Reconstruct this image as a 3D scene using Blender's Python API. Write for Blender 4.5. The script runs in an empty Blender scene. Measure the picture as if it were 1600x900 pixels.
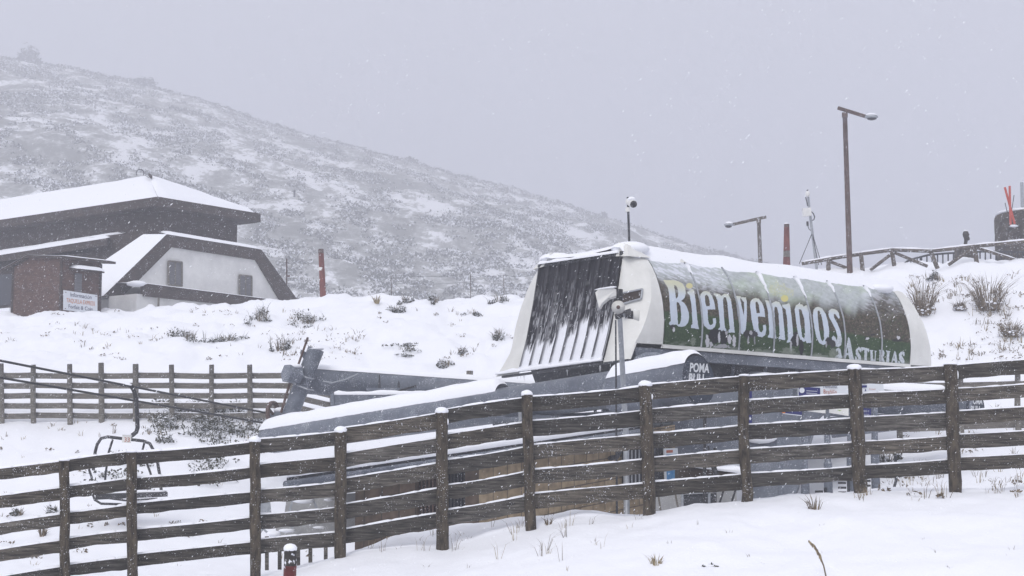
import bpy, math, random
import numpy as np
from mathutils import Vector, noise as mnoise
random.seed(7); RNG = np.random.default_rng(11)
R = math.radians
sc = bpy.context.scene
COL = sc.collection

# ------------------------------------------------------------------ camera model
F = 2400.0; HOR = 700.0
PHI = math.atan((HOR-450)/F); CP, SP = math.cos(PHI), math.sin(PHI)
def P(px, py, Y):
    u = (px-800)/F; v = (450-py)/F
    d = (u, CP - v*SP, SP + v*CP); s = Y/d[1]
    return Vector((d[0]*s, Y, d[2]*s))
def proj(x, y, z):
    dep = y*CP + z*SP; up = -y*SP + z*CP
    return 800 + F*x/dep, 450 - F*up/dep

cam = bpy.data.cameras.new('camera'); co = bpy.data.objects.new('camera', cam); COL.objects.link(co)
cam.sensor_width = 36; cam.lens = F/1600*36; cam.clip_start = .1; cam.clip_end = 5000
co.location = (0, 0, 0); co.rotation_euler = (R(90)+PHI, 0, 0); sc.camera = co

# ------------------------------------------------------------------ numpy noise
def _h(ix, iy, seed):
    n = (ix.astype(np.int64)*374761393 + iy.astype(np.int64)*668265263 + seed*1442695041) & 0xffffffff
    n = ((n ^ (n >> 13))*1274126177) & 0xffffffff
    return ((n ^ (n >> 16)) & 0xffff)/65535.0
def vnoise(x, y, seed=0):
    x = np.asarray(x, float); y = np.asarray(y, float)
    ix = np.floor(x); iy = np.floor(y); fx = x-ix; fy = y-iy
    fx = fx*fx*(3-2*fx); fy = fy*fy*(3-2*fy)
    a = _h(ix, iy, seed); b = _h(ix+1, iy, seed); c = _h(ix, iy+1, seed); d = _h(ix+1, iy+1, seed)
    return (a*(1-fx)+b*fx)*(1-fy) + (c*(1-fx)+d*fx)*fy
def fbm(x, y, o=4, seed=0):
    s = 0; a = .5; t = 0
    for i in range(o):
        s = s + a*vnoise(x*2**i, y*2**i, seed+i*17); t += a; a *= .5
    return s/t
def sstep(a, b, x):
    t = np.clip((x-a)/(b-a), 0, 1); return t*t*(3-2*t)

# ------------------------------------------------------------------ ground height
ctrl = []
def cpt(px, py, Y): p = P(px, py, Y); ctrl.append((p.x, p.y, p.z))
def cz(px, z, Y): p = P(px, 700, Y); ctrl.append((p.x, p.y, z))
for px in (-300, 100, 500, 900, 1300, 1700):
    cz(px, -1.75, 3.5); cz(px, -1.7 if px > 700 else -1.85, 10)
for px, z in ((-300, -2.1), (100, -1.98), (532, -1.7)): cz(px, z, 15.5)
for px, z in ((900, -1.42), (1200, -1.35), (1485, -1.22), (1800, -1.1)): cz(px, z, 16.5)
for px, py, Y in ((-300, 975, 18.3), (100, 935, 19), (205, 930, 19.2), (398, 903, 19.6), (532, 877, 19.9), (690, 858, 20.2),
                  (823, 827, 20.5), (1008, 806, 20.8), (1163, 786, 21.1), (1335, 771, 21.5), (1485, 768, 21.8), (1640, 762, 22.1), (1900, 750, 22.6)):
    cpt(px, py, Y)
for px, py, Y in ((618, 839, 21.3), (701, 821, 21.7), (804, 810, 22), (900, 806, 22), (1050, 797, 22.2), (1156, 787, 22.4), (1220, 779, 22.6), (1300, 773, 22.8), (1500, 763, 23.2), (1800, 745, 24)):
    cpt(px, py, Y)
for px, z in ((-300, -2.1), (100, -2.0), (300, -2.0), (450, -1.95), (540, -1.9)): cz(px, z, 24)
for px, z in ((640, -2.5), (780, -2.7), (950, -2.7), (1100, -2.5), (1220, -1.6), (1300, -.95), (1450, -.7), (1700, -.6)): cz(px, z, 26)
for px, z in ((-300, -1.9), (100, -1.85), (300, -1.85), (500, -1.9), (700, -2.6), (900, -2.8), (1100, -2.3), (1220, -1.3), (1330, -.85), (1500, -.55), (1750, -.4)): cz(px, z, 30.5)
for px, z in ((-300, -.9), (100, -.95), (300, -.95), (480, -1.1), (620, -1.0), (750, -1.6), (950, -1.9), (1150, -1.2), (1330, -.3), (1500, .1), (1750, .3)): cz(px, z, 36)
for px, z in ((-300, .62), (100, .64), (350, .64), (480, .5), (600, .35), (750, .3), (950, .4), (1150, .6), (1330, .9), (1500, 1.15), (1750, 1.4)): cz(px, z, 42.5)
for px, py in ((-300, 572), (100, 566), (400, 560), (600, 555), (800, 560), (1000, 560), (1200, 530), (1400, 508), (1550, 500), (1800, 490)): cpt(px, py, 49)
for px, py in ((-300, 498), (0, 491), (150, 487), (300, 482), (400, 476), (540, 467), (650, 471), (780, 467), (900, 462), (1100, 445), (1250, 432), (1330, 424), (1400, 419), (1500, 413), (1600, 408), (1800, 400)):
    cpt(px, py, 62 if px < 850 else 62-(min(px, 1300)-850)/450*6.5)
for px in (-300, 0, 300, 600, 850): cz(px, 5.75, 68)
for px in (1000, 1200, 1400, 1600, 1800): cz(px, 6.75, 63)
for px in (-300, 0, 300, 600, 900, 1200, 1500, 1800): cz(px, 5.8, 85)
ctrl = np.array(ctrl)
def uv_(x, y):
    y2 = np.clip(y, 3.5, 85); return np.clip(x/np.maximum(y2, 3.5)*24+8, -4, 20), 9*np.log(y2)
cu, cv = uv_(ctrl[:, 0], ctrl[:, 1])
def _k(r2): return np.where(r2 > 1e-12, .5*r2*np.log(np.maximum(r2, 1e-12)), 0)
NCT = len(cu); K = _k((cu[:, None]-cu)**2+(cv[:, None]-cv)**2) + np.eye(NCT)*.02
Q = np.c_[np.ones(NCT), cu, cv]
A = np.block([[K, Q], [Q.T, np.zeros((3, 3))]])
TPSW = np.linalg.solve(A, np.r_[ctrl[:, 2], 0, 0, 0])
def GZ(x, y):
    x = np.atleast_1d(np.asarray(x, float)); y = np.atleast_1d(np.asarray(y, float))
    out = np.empty(x.size); xf = x.ravel(); yf = y.ravel()
    for i in range(0, xf.size, 40000):
        a, b = uv_(xf[i:i+40000], yf[i:i+40000])
        out[i:i+40000] = _k((a[:, None]-cu)**2+(b[:, None]-cv)**2) @ TPSW[:NCT] + TPSW[NCT] + TPSW[NCT+1]*a + TPSW[NCT+2]*b
    out = out.reshape(x.shape)
    amp = .12 + .36*sstep(43, 50, y)*sstep(75, 62, y)
    out = out + (fbm(x*.9, y*.9, 4, 3)-.5)*amp*1.6 + (fbm(x*4, y*4, 3, 9)-.5)*.045*(1+1.2*sstep(40, 48, y))
    far = sstep(85, 120, y); out = out*(1-far) + far*4.0
    return out
def G(x, y): return float(GZ(x, y)[0])
def hit(px, py, Y0=12, Y1=75):
    ys = np.arange(Y0, Y1, .1); u = (px-800)/F; v = (450-py)/F; dy = CP-v*SP
    xs = u*ys/dy; zs = (SP+v*CP)*ys/dy; g = GZ(xs, ys); k = np.where(g > zs)[0]
    i = k[0] if len(k) else len(ys)-1
    return Vector((xs[i], ys[i], g[i]))
def gp(px, Y):
    p = P(px, 700, Y); return Vector((p.x, Y, G(p.x, Y)))

# ------------------------------------------------------------------ materials
def newmat(name):
    m = bpy.data.materials.new(name); m.use_nodes = True; nt = m.node_tree
    return m, nt, nt.nodes['Principled BSDF']
def mat(name, c1, c2=None, scale=8, rough=.7, metal=0, bump=0, stretch=(1, 1, 1), detail=6, frost=0, frost_scale=60, coords='Object', c3=None, spec=.4, vary=False):
    m, nt, b = newmat(name); N, L = nt.nodes, nt.links
    b.inputs['Roughness'].default_value = rough; b.inputs['Metallic'].default_value = metal; b.inputs['Specular IOR Level'].default_value = spec
    tc = N.new('ShaderNodeTexCoord'); mp = N.new('ShaderNodeMapping'); mp.inputs['Scale'].default_value = stretch
    L.new(tc.outputs[coords], mp.inputs['Vector'])
    col = None
    if c2 is not None:
        nz = N.new('ShaderNodeTexNoise'); nz.inputs['Scale'].default_value = scale; nz.inputs['Detail'].default_value = detail; nz.inputs['Roughness'].default_value = .65
        L.new(mp.outputs[0], nz.inputs['Vector'])
        rp = N.new('ShaderNodeValToRGB'); rp.color_ramp.elements[0].position = .36; rp.color_ramp.elements[1].position = .66
        rp.color_ramp.elements[0].color = (*c1, 1); rp.color_ramp.elements[1].color = (*c2, 1)
        if c3: e = rp.color_ramp.elements.new(.52); e.color = (*c3, 1)
        L.new(nz.outputs['Fac'], rp.inputs[0]); col = rp.outputs[0]
    else:
        rgb = N.new('ShaderNodeRGB'); rgb.outputs[0].default_value = (*c1, 1); col = rgb.outputs[0]
    if frost:
        n2 = N.new('ShaderNodeTexNoise'); n2.inputs['Scale'].default_value = frost_scale; n2.inputs['Detail'].default_value = 3
        n3 = N.new('ShaderNodeTexNoise'); n3.inputs['Scale'].default_value = 3.1; n3.inputs['Detail'].default_value = 4
        L.new(tc.outputs['Object'], n2.inputs['Vector']); L.new(tc.outputs['Object'], n3.inputs['Vector'])
        ma = N.new('ShaderNodeMath'); ma.operation = 'MULTIPLY_ADD'; ma.inputs[1].default_value = .35; L.new(n3.outputs['Fac'], ma.inputs[0]); L.new(n2.outputs['Fac'], ma.inputs[2])
        r2 = N.new('ShaderNodeValToRGB'); r2.color_ramp.elements[0].position = .86-frost*.16; r2.color_ramp.elements[1].position = .92-frost*.14
        L.new(ma.outputs[0], r2.inputs[0])
        mx = N.new('ShaderNodeMixRGB'); mx.inputs[2].default_value = (.72, .74, .8, 1)
        L.new(r2.outputs[0], mx.inputs[0]); L.new(col, mx.inputs[1]); col = mx.outputs[0]
    if vary:
        oi = N.new('ShaderNodeObjectInfo'); mr = N.new('ShaderNodeMapRange'); mr.inputs['To Min'].default_value = .62; mr.inputs['To Max'].default_value = 1.35; L.new(oi.outputs['Random'], mr.inputs['Value'])
        hv = N.new('ShaderNodeHueSaturation'); L.new(mr.outputs[0], hv.inputs['Value']); L.new(col, hv.inputs['Color'])
        m2 = N.new('ShaderNodeMapRange'); m2.inputs['To Min'].default_value = .6; m2.inputs['To Max'].default_value = 1.15; ms = N.new('ShaderNodeMath'); ms.operation = 'FRACT'; m3 = N.new('ShaderNodeMath'); m3.operation = 'MULTIPLY'; m3.inputs[1].default_value = 7.3
        L.new(oi.outputs['Random'], m3.inputs[0]); L.new(m3.outputs[0], ms.inputs[0]); L.new(ms.outputs[0], m2.inputs['Value']); L.new(m2.outputs[0], hv.inputs['Saturation']); col = hv.outputs[0]
    L.new(col, b.inputs['Base Color'])
    if bump and c2 is not None:
        bp = N.new('ShaderNodeBump'); bp.inputs['Strength'].default_value = bump; bp.inputs['Distance'].default_value = .02
        L.new(nz.outputs['Fac'], bp.inputs['Height']); L.new(bp.outputs[0], b.inputs['Normal'])
    return m
def snowmat(name, s1=3, s2=40, d=.03, col=(.86, .875, .92)):
    m, nt, b = newmat(name); N, L = nt.nodes, nt.links
    b.inputs['Base Color'].default_value = (*col, 1); b.inputs['Roughness'].default_value = .8; b.inputs['Specular IOR Level'].default_value = .2
    tc = N.new('ShaderNodeTexCoord'); a = N.new('ShaderNodeTexNoise'); a.inputs['Scale'].default_value = s1; a.inputs['Detail'].default_value = 8
    c = N.new('ShaderNodeTexNoise'); c.inputs['Scale'].default_value = s2; c.inputs['Detail'].default_value = 4
    L.new(tc.outputs['Object'], a.inputs['Vector']); L.new(tc.outputs['Object'], c.inputs['Vector'])
    ad = N.new('ShaderNodeMath'); ad.operation = 'MULTIPLY_ADD'; ad.inputs[1].default_value = .25; L.new(c.outputs['Fac'], ad.inputs[0]); L.new(a.outputs['Fac'], ad.inputs[2])
    bp = N.new('ShaderNodeBump'); bp.inputs['Strength'].default_value = .55; bp.inputs['Distance'].default_value = d
    L.new(ad.outputs[0], bp.inputs['Height']); L.new(bp.outputs[0], b.inputs['Normal'])
    return m
def vcolmat(name, rough=.6, frost=False):
    m, nt, b = newmat(name); a = nt.nodes.new('ShaderNodeAttribute'); a.attribute_name = 'Col'
    nt.links.new(a.outputs['Color'], b.inputs['Base Color']); b.inputs['Roughness'].default_value = rough; b.inputs['Specular IOR Level'].default_value = .15
    return m
M = dict(
 snow=snowmat('snow', 1.4, 22, .05), snowcap=snowmat('snow_on_things', 9, 60, .012, (.87, .885, .93)),
 wood=mat('weathered_plank', (.018, .0155, .013), (.135, .12, .10), 5, .85, bump=.7, stretch=(.7, .7, 9), frost=.08, frost_scale=70, vary=True, c3=(.07, .061, .05)),
 post=mat('fence_post_wood', (.018, .014, .01), (.10, .08, .055), 7, .9, bump=.8, stretch=(3, 3, .8), frost=.16, frost_scale=60, c3=(.066, .053, .038)),
 oldwood=mat('pale_weathered_wood', (.085, .078, .068), (.19, .175, .15), 5, .9, bump=.5, stretch=(.7, .7, 6), frost=.25, frost_scale=38),
 steel=mat('grey_painted_steel', (.10, .115, .145), (.165, .185, .22), 2.2, .5, bump=.12, frost=.42, frost_scale=70),
 steeldk=mat('dark_steel', (.022, .024, .03), (.05, .054, .062), 3, .6, frost=.2, frost_scale=60),
 black=mat('black_metal', (.012, .012, .014), (.03, .03, .034), 6, .55, frost=.35, frost_scale=60),
 galv=mat('galvanised_steel', (.27, .29, .32), (.4, .42, .45), 14, .45, metal=.3),
 fibre=mat('white_fibreglass', (.64, .64, .61), (.76, .76, .73), 1.5, .45, bump=.05),
 rust=mat('rusty_brown_steel', (.055, .032, .026), (.12, .075, .06), 12, .8, stretch=(1, 1, .4), frost=.3),
 red=mat('faded_red_paint', (.17, .025, .02), (.3, .05, .035), 12, .7, frost=.5, frost_scale=40),
 redpole=mat('faded_red_brown_pole', (.12, .03, .025), (.2, .06, .045), 9, .8, stretch=(1, 1, .3)),
 white=mat('white_paint', (.62, .62, .6), (.76, .76, .74), 5, .6),
 render=mat('white_rendered_wall', (.55, .55, .54), (.72, .72, .7), .8, .9, bump=.2),
 greyrender=mat('grey_rendered_wall', (.26, .265, .27), (.4, .4, .4), 1.5, .9, bump=.2, frost=.3),
 darkbrown=mat('dark_timber_cladding', (.022, .015, .012), (.058, .041, .034), 2.5, .85, stretch=(1, 1, 5), frost=.2, frost_scale=30),
 kiosk=mat('brown_kiosk_boards', (.05, .025, .018), (.12, .066, .048), 4, .85, stretch=(1, 1, 4), frost=.2, frost_scale=30),
 bark=mat('rustic_rail_wood', (.06, .05, .042), (.15, .125, .1), 8, .9, frost=.55, frost_scale=20),
 stone=mat('dark_rough_stone', (.03, .026, .023), (.1, .085, .072), 4, .95, bump=.8, frost=.3, frost_scale=25),
 bronze=mat('dark_bronze', (.02, .018, .016), (.05, .045, .04), 8, .5),
 glass=mat('dark_glass', (.02, .023, .03), None, rough=.12, spec=.6),
 shutter=mat('grey_shutters', (.09, .09, .1), (.15, .15, .16), 3, .7, stretch=(1, 1, 8)),
 twig=mat('dry_twigs', (.07, .052, .034), (.24, .19, .13), 5, .95),
 straw=mat('dry_straw', (.2, .155, .09), (.36, .3, .19), 5, .95),
 leaf=mat('evergreen_heath', (.022, .026, .014), (.07, .07, .04), 5, .9),
 scrub=mat('hill_scrub', (.05, .053, .042), (.12, .12, .09), .4, .95),
 blue=mat('blue_sign', (.016, .02, .13), None, rough=.5), posterblue=mat('blue_poster', (.03, .16, .36), (.12, .3, .5), 9, .5),
 navy=mat('navy_disc', (.004, .01, .024), (.012, .022, .04), 8, .35, frost=.25), signwhite=mat('sign_white', (.66, .69, .73), None, rough=.5),
 textwhite=mat('white_lettering', (.62, .64, .66), None, rough=.6), textdark=mat('dark_lettering', (.03, .035, .09), None, rough=.6),
 textorange=mat('orange_lettering', (.55, .17, .04), None, rough=.6), textred=mat('brick_red_lettering', (.4, .12, .07), None, rough=.6), green=mat('green_mark', (.3, .45, .1), None),
 skired=mat('red_skis', (.42, .05, .03), (.5, .08, .05), 5, .5), cable=mat('steel_cable', (.02, .02, .022), None, rough=.5),
)
def blocks_mat():
    m, nt, b = newmat('tan_block_masonry'); N, L = nt.nodes, nt.links
    uv = N.new('ShaderNodeUVMap'); uv.uv_map = 'UVMap'
    br = N.new('ShaderNodeTexBrick'); br.inputs['Scale'].default_value = 1; br.inputs['Mortar Size'].default_value = .012
    br.inputs['Brick Width'].default_value = .4; br.inputs['Row Height'].default_value = .2; br.inputs['Mortar Smooth'].default_value = .2
    br.inputs['Color1'].default_value = (.30, .235, .15, 1); br.inputs['Color2'].default_value = (.39, .31, .205, 1); br.inputs['Mortar'].default_value = (.15, .12, .085, 1)
    L.new(uv.outputs[0], br.inputs['Vector'])
    nz = N.new('ShaderNodeTexNoise'); nz.inputs['Scale'].default_value = 6; nz.inputs['Detail'].default_value = 8; L.new(uv.outputs[0], nz.inputs['Vector'])
    rp = N.new('ShaderNodeValToRGB'); rp.color_ramp.elements[0].color = (.5, .48, .46, 1); rp.color_ramp.elements[1].color = (1.15, 1.12, 1.1, 1)
    rp.color_ramp.elements[0].position = .3; rp.color_ramp.elements[1].position = .7
    L.new(nz.outputs['Fac'], rp.inputs[0])
    mx = N.new('ShaderNodeMixRGB'); mx.blend_type = 'MULTIPLY'; mx.inputs[0].default_value = .85; L.new(br.outputs['Color'], mx.inputs[1]); L.new(rp.outputs[0], mx.inputs[2])
    L.new(mx.outputs[0], b.inputs['Base Color']); b.inputs['Roughness'].default_value = .95
    bp = N.new('ShaderNodeBump'); bp.inputs['Distance'].default_value = .01; L.new(br.outputs['Fac'], bp.inputs['Height']); bp.invert = True; L.new(bp.outputs[0], b.inputs['Normal'])
    return m
M['blocks'] = blocks_mat()
def hill_mat():
    m, nt, b = newmat('hillside_snow_and_scrub'); N, L = nt.nodes, nt.links
    tc = N.new('ShaderNodeTexCoord'); mpv = N.new('ShaderNodeMapping'); mpv.inputs['Scale'].default_value = (1, .42, 1); L.new(tc.outputs['Object'], mpv.inputs['Vector'])
    def nz(s, d, r=.6):
        q = N.new('ShaderNodeTexNoise'); q.inputs['Scale'].default_value = s; q.inputs['Detail'].default_value = d; q.inputs['Roughness'].default_value = r; L.new(mpv.outputs[0], q.inputs['Vector']); return q.outputs['Fac']
    a, c, e = nz(.045, 4), nz(.17, 6, .62), nz(.8, 4, .7)
    def ma(op, x, y, k=None):
        q = N.new('ShaderNodeMath'); q.operation = op
        for i, w in enumerate((x, y, k)):
            if w is None: continue
            if isinstance(w, (int, float)): q.inputs[i].default_value = w
            else: L.new(w, q.inputs[i])
        return q.outputs[0]
    s = ma('ADD', ma('MULTIPLY', a, .85), ma('ADD', ma('MULTIPLY', c, .95), ma('MULTIPLY', e, .55)))
    rp = N.new('ShaderNodeValToRGB'); rp.color_ramp.elements[0].position = .535; rp.color_ramp.elements[1].position = .645
    L.new(ma('MULTIPLY_ADD', s, .5, 0), rp.inputs[0])
    rp.color_ramp.elements[0].color = (.84, .85, .88, 1); rp.color_ramp.elements[1].color = (.17, .172, .15, 1)
    el = rp.color_ramp.elements.new(.575); el.color = (.37, .375, .36, 1)
    L.new(rp.outputs[0], b.inputs['Base Color']); b.inputs['Roughness'].default_value = .95
    return m
M['hill'] = hill_mat()
M['paint'] = vcolmat('printed_panel', .6); M['corr'] = vcolmat('frosted_dark_sheet', .55)

# ------------------------------------------------------------------ mesh builder
class MB:
    def __init__(s): s.v = []; s.f = []; s.m = []; s.c = []; s.uv = []
    def quadgrid(s, pts, mi=0, close=False, cols=None):
        """pts: list of rows of Vectors"""
        b = len(s.v); r = len(pts); c = len(pts[0])
        for row in pts: s.v.extend([tuple(p) for p in row])
        if cols is not None: s.c.extend(cols)
        for i in range(r-1):
            for j in range(c-1 if not close else c):
                k = (j+1) % c
                s.f.append((b+i*c+j, b+i*c+k, b+(i+1)*c+k, b+(i+1)*c+j)); s.m.append(mi)
        return s
    def poly(s, pts, mi=0):
        b = len(s.v); s.v.extend([tuple(p) for p in pts]); s.f.append(tuple(range(b, b+len(pts)))); s.m.append(mi); return s
    def box8(s, p, mi=0):
        """p: 4 bottom + 4 top corners"""
        b = len(s.v); s.v.extend([tuple(q) for q in p])
        for f in ((3, 2, 1, 0), (4, 5, 6, 7), (0, 1, 5, 4), (1, 2, 6, 5), (2, 3, 7, 6), (3, 0, 4, 7)):
            s.f.append(tuple(b+i for i in f)); s.m.append(mi)
        return s
    def bar(s, a, b_, w, h, mi=0, up=Vector((0, 0, 1))):
        a = Vector(a); b_ = Vector(b_); d = (b_-a).normalized()
        if abs(d.dot(up)) > .98: up = Vector((0, 1, 0))
        sd = d.cross(up).normalized(); u2 = sd.cross(d).normalized()
        sd *= w/2; u2 *= h/2
        return s.box8([a-sd-u2, a+sd-u2, b_+sd-u2, b_-sd-u2, a-sd+u2, a+sd+u2, b_+sd+u2, b_-sd+u2], mi)
    def prism(s, pts, off, mi=0):
        """pts planar polygon; off extrusion Vector"""
        b = len(s.v); n = len(pts); off = Vector(off)
        s.v.extend([tuple(p) for p in pts]); s.v.extend([tuple(Vector(p)+off) for p in pts])
        s.f.append(tuple(range(b, b+n))); s.f.append(tuple(range(b+2*n-1, b+n-1, -1))); s.m += [mi, mi]
        for i in range(n):
            j = (i+1) % n; s.f.append((b+i, b+n+i, b+n+j, b+j)); s.m.append(mi)
        return s
    def tube(s, pts, rad, seg=10, mi=0, cap=True, jit=0):
        pts = [Vector(p) for p in pts]; n = len(pts)
        if not isinstance(rad, (list, tuple)): rad = [rad]*n
        rows = []; ref = None
        for i, p in enumerate(pts):
            d = (pts[min(i+1, n-1)]-pts[max(i-1, 0)]).normalized()
            if ref is None: ref = Vector((0, 0, 1)) if abs(d.z) < .9 else Vector((1, 0, 0))
            x = d.cross(ref).normalized(); y = x.cross(d).normalized(); ref = y if abs(d.dot(y)) < .9 else ref
            row = []
            for k in range(seg):
                a = 2*math.pi*k/seg; rr = rad[i]*(1+(random.random()-.5)*jit)
                row.append(p + x*math.cos(a)*rr + y*math.sin(a)*rr)
            rows.append(row)
        b = len(s.v); s.quadgrid(rows, mi, close=True)
        if cap:
            s.f.append(tuple(b+k for k in range(seg))); s.f.append(tuple(b+(n-1)*seg+k for k in range(seg-1, -1, -1))); s.m += [mi, mi]
        return s
    def ball(s, c, r, mi=0, seg=10, rings=6, jit=0):
        if not isinstance(r, (list, tuple)): r = (r, r, r)
        rows = []
        for i in range(rings+1):
            th = math.pi*(.01+.98*i/rings)
            row = []
            for k in range(seg):
                a = 2*math.pi*k/seg; q = 1+(random.random()-.5)*jit
                row.append(Vector((c[0]+r[0]*q*math.sin(th)*math.cos(a), c[1]+r[1]*q*math.sin(th)*math.sin(a), c[2]+r[2]*q*math.cos(th))))
            rows.append(row)
        b = len(s.v); s.quadgrid(rows, mi, close=True)
        s.f.append(tuple(b+k for k in range(seg))); s.f.append(tuple(b+rings*seg+k for k in range(seg-1, -1, -1))); s.m += [mi, mi]
        return s
ROOTLOC = {}
def tag(o, label=None, cat=None, group=None, kind=None):
    if label: o['label'] = label
    if cat: o['category'] = cat
    if group: o['group'] = group
    if kind: o['kind'] = kind
    return o
def thing(name, label, cat, loc, group=None):
    o = bpy.data.objects.new(name, None); COL.objects.link(o); o.location = loc; o.empty_display_size = .2
    ROOTLOC[o] = Vector(loc); return tag(o, label, cat, group)
def build(name, mb, mats, parent=None, smooth=False, loc=None, label=None):
    if not isinstance(mats, (list, tuple)): mats = [mats]
    me = bpy.data.meshes.new(name)
    v = np.array(mb.v, dtype=float).reshape(-1, 3)
    if parent is not None: base = ROOTLOC[parent]
    elif loc is not None: base = Vector(loc)
    else: base = Vector(((v[:, 0].min()+v[:, 0].max())/2, (v[:, 1].min()+v[:, 1].max())/2, v[:, 2].min()))
    v = v - np.array(base)
    me.from_pydata(v.tolist(), [], mb.f)
    for m in mats: me.materials.append(M[m] if isinstance(m, str) else m)
    me.polygons.foreach_set('material_index', mb.m)
    if smooth: me.polygons.foreach_set('use_smooth', [True]*len(me.polygons))
    if len(mb.c) == len(mb.v) and mb.c:
        ca = me.color_attributes.new('Col', 'FLOAT_COLOR', 'POINT')
        arr = np.ones((len(mb.v), 4)); arr[:, :3] = np.array(mb.c); ca.data.foreach_set('color', arr.ravel())
    me.validate(); me.update()
    o = bpy.data.objects.new(name, me); COL.objects.link(o)
    if parent is not None:
        o.parent = parent; ROOTLOC[o] = base
    else: o.location = base; ROOTLOC[o] = base
    if label: o['label'] = label
    return o
def single(name, mb, mats, label, cat, group=None, smooth=False, loc=None, kind=None):
    o = build(name, mb, mats, None, smooth, loc); return tag(o, label, cat, group, kind)
def fix_normals(o):
    import bmesh
    bm = bmesh.new(); bm.from_mesh(o.data); bmesh.ops.recalc_face_normals(bm, faces=bm.faces); bm.to_mesh(o.data); bm.free()
def text_mb(s, origin, xdir, ydir, size, mi=0, mb=None, align='LEFT', shear=0, depth=0.004, xs=1.0, bold=0):
    """text converted to mesh, laid in the plane (xdir,ydir)"""
    cu_ = bpy.data.curves.new('tmp', 'FONT'); cu_.body = s; cu_.size = size; cu_.align_x = align; cu_.shear = shear; cu_.offset = bold; cu_.resolution_u = 3
    o = bpy.data.objects.new('tmp', cu_); COL.objects.link(o)
    me = o.to_mesh(); mb = mb or MB(); b = len(mb.v); x = Vector(xdir).normalized(); y = Vector(ydir).normalized(); nn = x.cross(y)
    for v in me.vertices: mb.v.append(tuple(Vector(origin) + x*v.co.x*xs + y*v.co.y + nn*depth))
    for p in me.polygons: mb.f.append(tuple(b+i for i in p.vertices)); mb.m.append(mi)
    o.to_mesh_clear(); bpy.data.objects.remove(o); bpy.data.curves.remove(cu_)
    return mb
def snow_strip(mb, a, b, w, h, seg=14, jit=.5, mi=0):
    """ridge of lying snow between two points (a,b on the bearing top surface)"""
    a = Vector(a); b = Vector(b); d = (b-a).normalized(); sd = d.cross(Vector((0, 0, 1))).normalized(); L = (b-a).length
    rows = []
    for i in range(seg+1):
        t = i/seg; p = a.lerp(b, t); hh = h*(1+(mnoise.noise(p*3.1)*1.2)*jit)*(1 if 0 < i < seg else .6); ww = w*(1+mnoise.noise(p*2.3+Vector((5, 0, 0)))*.3*jit)
        rows.append([p+sd*ww*c+Vector((0, 0, hh*z)) for c, z in ((-.5, -.05), (-.52, .35), (-.33, .85), (0, 1), (.33, .85), (.52, .35), (.5, -.05))])
    b0 = len(mb.v); mb.quadgrid(rows, mi); c = 7
    mb.f.append(tuple(b0+k for k in range(c-1, -1, -1))); mb.m.append(mi); mb.f.append(tuple(b0+seg*c+k for k in range(c))); mb.m.append(mi)
    return mb
def snow_on_tube(a, b, r0, r1, th, seg=60, a0=25, a1=155, jag=.2):
    a = Vector(a); b = Vector(b); d = (b-a).normalized(); sd = d.cross(Vector((0, 0, 1))).normalized(); up = sd.cross(d).normalized()
    mb = MB(); rows = []
    for i in range(seg+1):
        t = i/seg; p = a.lerp(b, t); r = r0+(r1-r0)*t; e = min(1, min(t, 1-t)*seg/3+.25)
        row = []; n_ = 13; j0 = a0+(mnoise.noise(p*2.2)*14+mnoise.noise(p*9)*9)*jag*5*.4; j1 = a1+(mnoise.noise(p*2.7+Vector((9, 1, 1)))*14)*jag*2
        for k in range(n_):
            q = k/(n_-1); an = R(j0+(j1-j0)*q); hgt = th*e*(math.sin(math.pi*q)**.45 if 0 < q < 1 else 0)*(1+.25*mnoise.noise(p*1.7))
            row.append(p + sd*math.cos(an)*(r+.004) + up*math.sin(an)*(r+.004) + (up*.8+(up*math.sin(an)+sd*math.cos(an))*.35)*hgt)
        rows.append(row)
    mb.quadgrid(rows); return mb

# ================================================================== SETTING
ys = np.concatenate([np.arange(-25, 9, 1.0), np.arange(9, 27, .13), np.arange(27, 64, .26), np.arange(64, 140, 1.5), [150, 165, 180, 200, 240, 320, 450, 600]])
xr = np.concatenate([np.linspace(-2.2, -.36, 36)[:-1], np.linspace(-.36, .36, 440), np.linspace(.36, 2.2, 36)[1:]])
YY, XR = np.meshgrid(ys, xr, indexing='ij'); XX = XR*(np.maximum(YY, -14)+15.5)
ZZ = GZ(XX, YY)
mb = MB(); mb.v = np.stack([XX, YY, ZZ], -1).reshape(-1, 3).tolist(); c = len(xr)
for i in range(len(ys)-1):
    for j in range(c-1): mb.f.append((i*c+j, i*c+j+1, (i+1)*c+j+1, (i+1)*c+j))
mb.m = [0]*len(mb.f)
single('snow_ground', mb, 'snow', None, None, smooth=True, loc=(0, 0, 0), kind='structure')

# hillside: crest profile read as a real ridge 300 m away, falling to the right
ck = np.array([(-900, -60), (-200, 30), (0, 76), (100, 95), (200, 120), (300, 150), (400, 186), (500, 212), (600, 240), (700, 268), (800, 294), (900, 327), (1000, 358), (1100, 388), (1200, 414), (1300, 440), (1500, 480), (1900, 520), (2600, 600)], float)
def hillpt(px, t):
    """t 0 foot .. 1 crest .. 1.5 behind"""
    px = np.asarray(px, float); t = np.asarray(t, float)
    cy = np.interp(px, ck[:, 0], ck[:, 1]); Yc = 520.0-.02*(px-800); Y = 170+(Yc-170)*t
    base = 3.5; zc = (HOR-cy)/F*Yc*1.0
    prof = np.where(t < 1, t**.92*(1.06-.06*t), 1-(t-1)*1.6)
    x = (px-800)/F*Y*1.003; z = base+(zc-base)*prof
    z = z+(fbm(x*.032, Y*.032, 4, 40)-.5)*8.0*np.clip(t*(1.12-t)*4, .12, 1)+(fbm(x*.25, Y*.25, 3, 44)-.5)*1.5
    return x, Y, z
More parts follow.
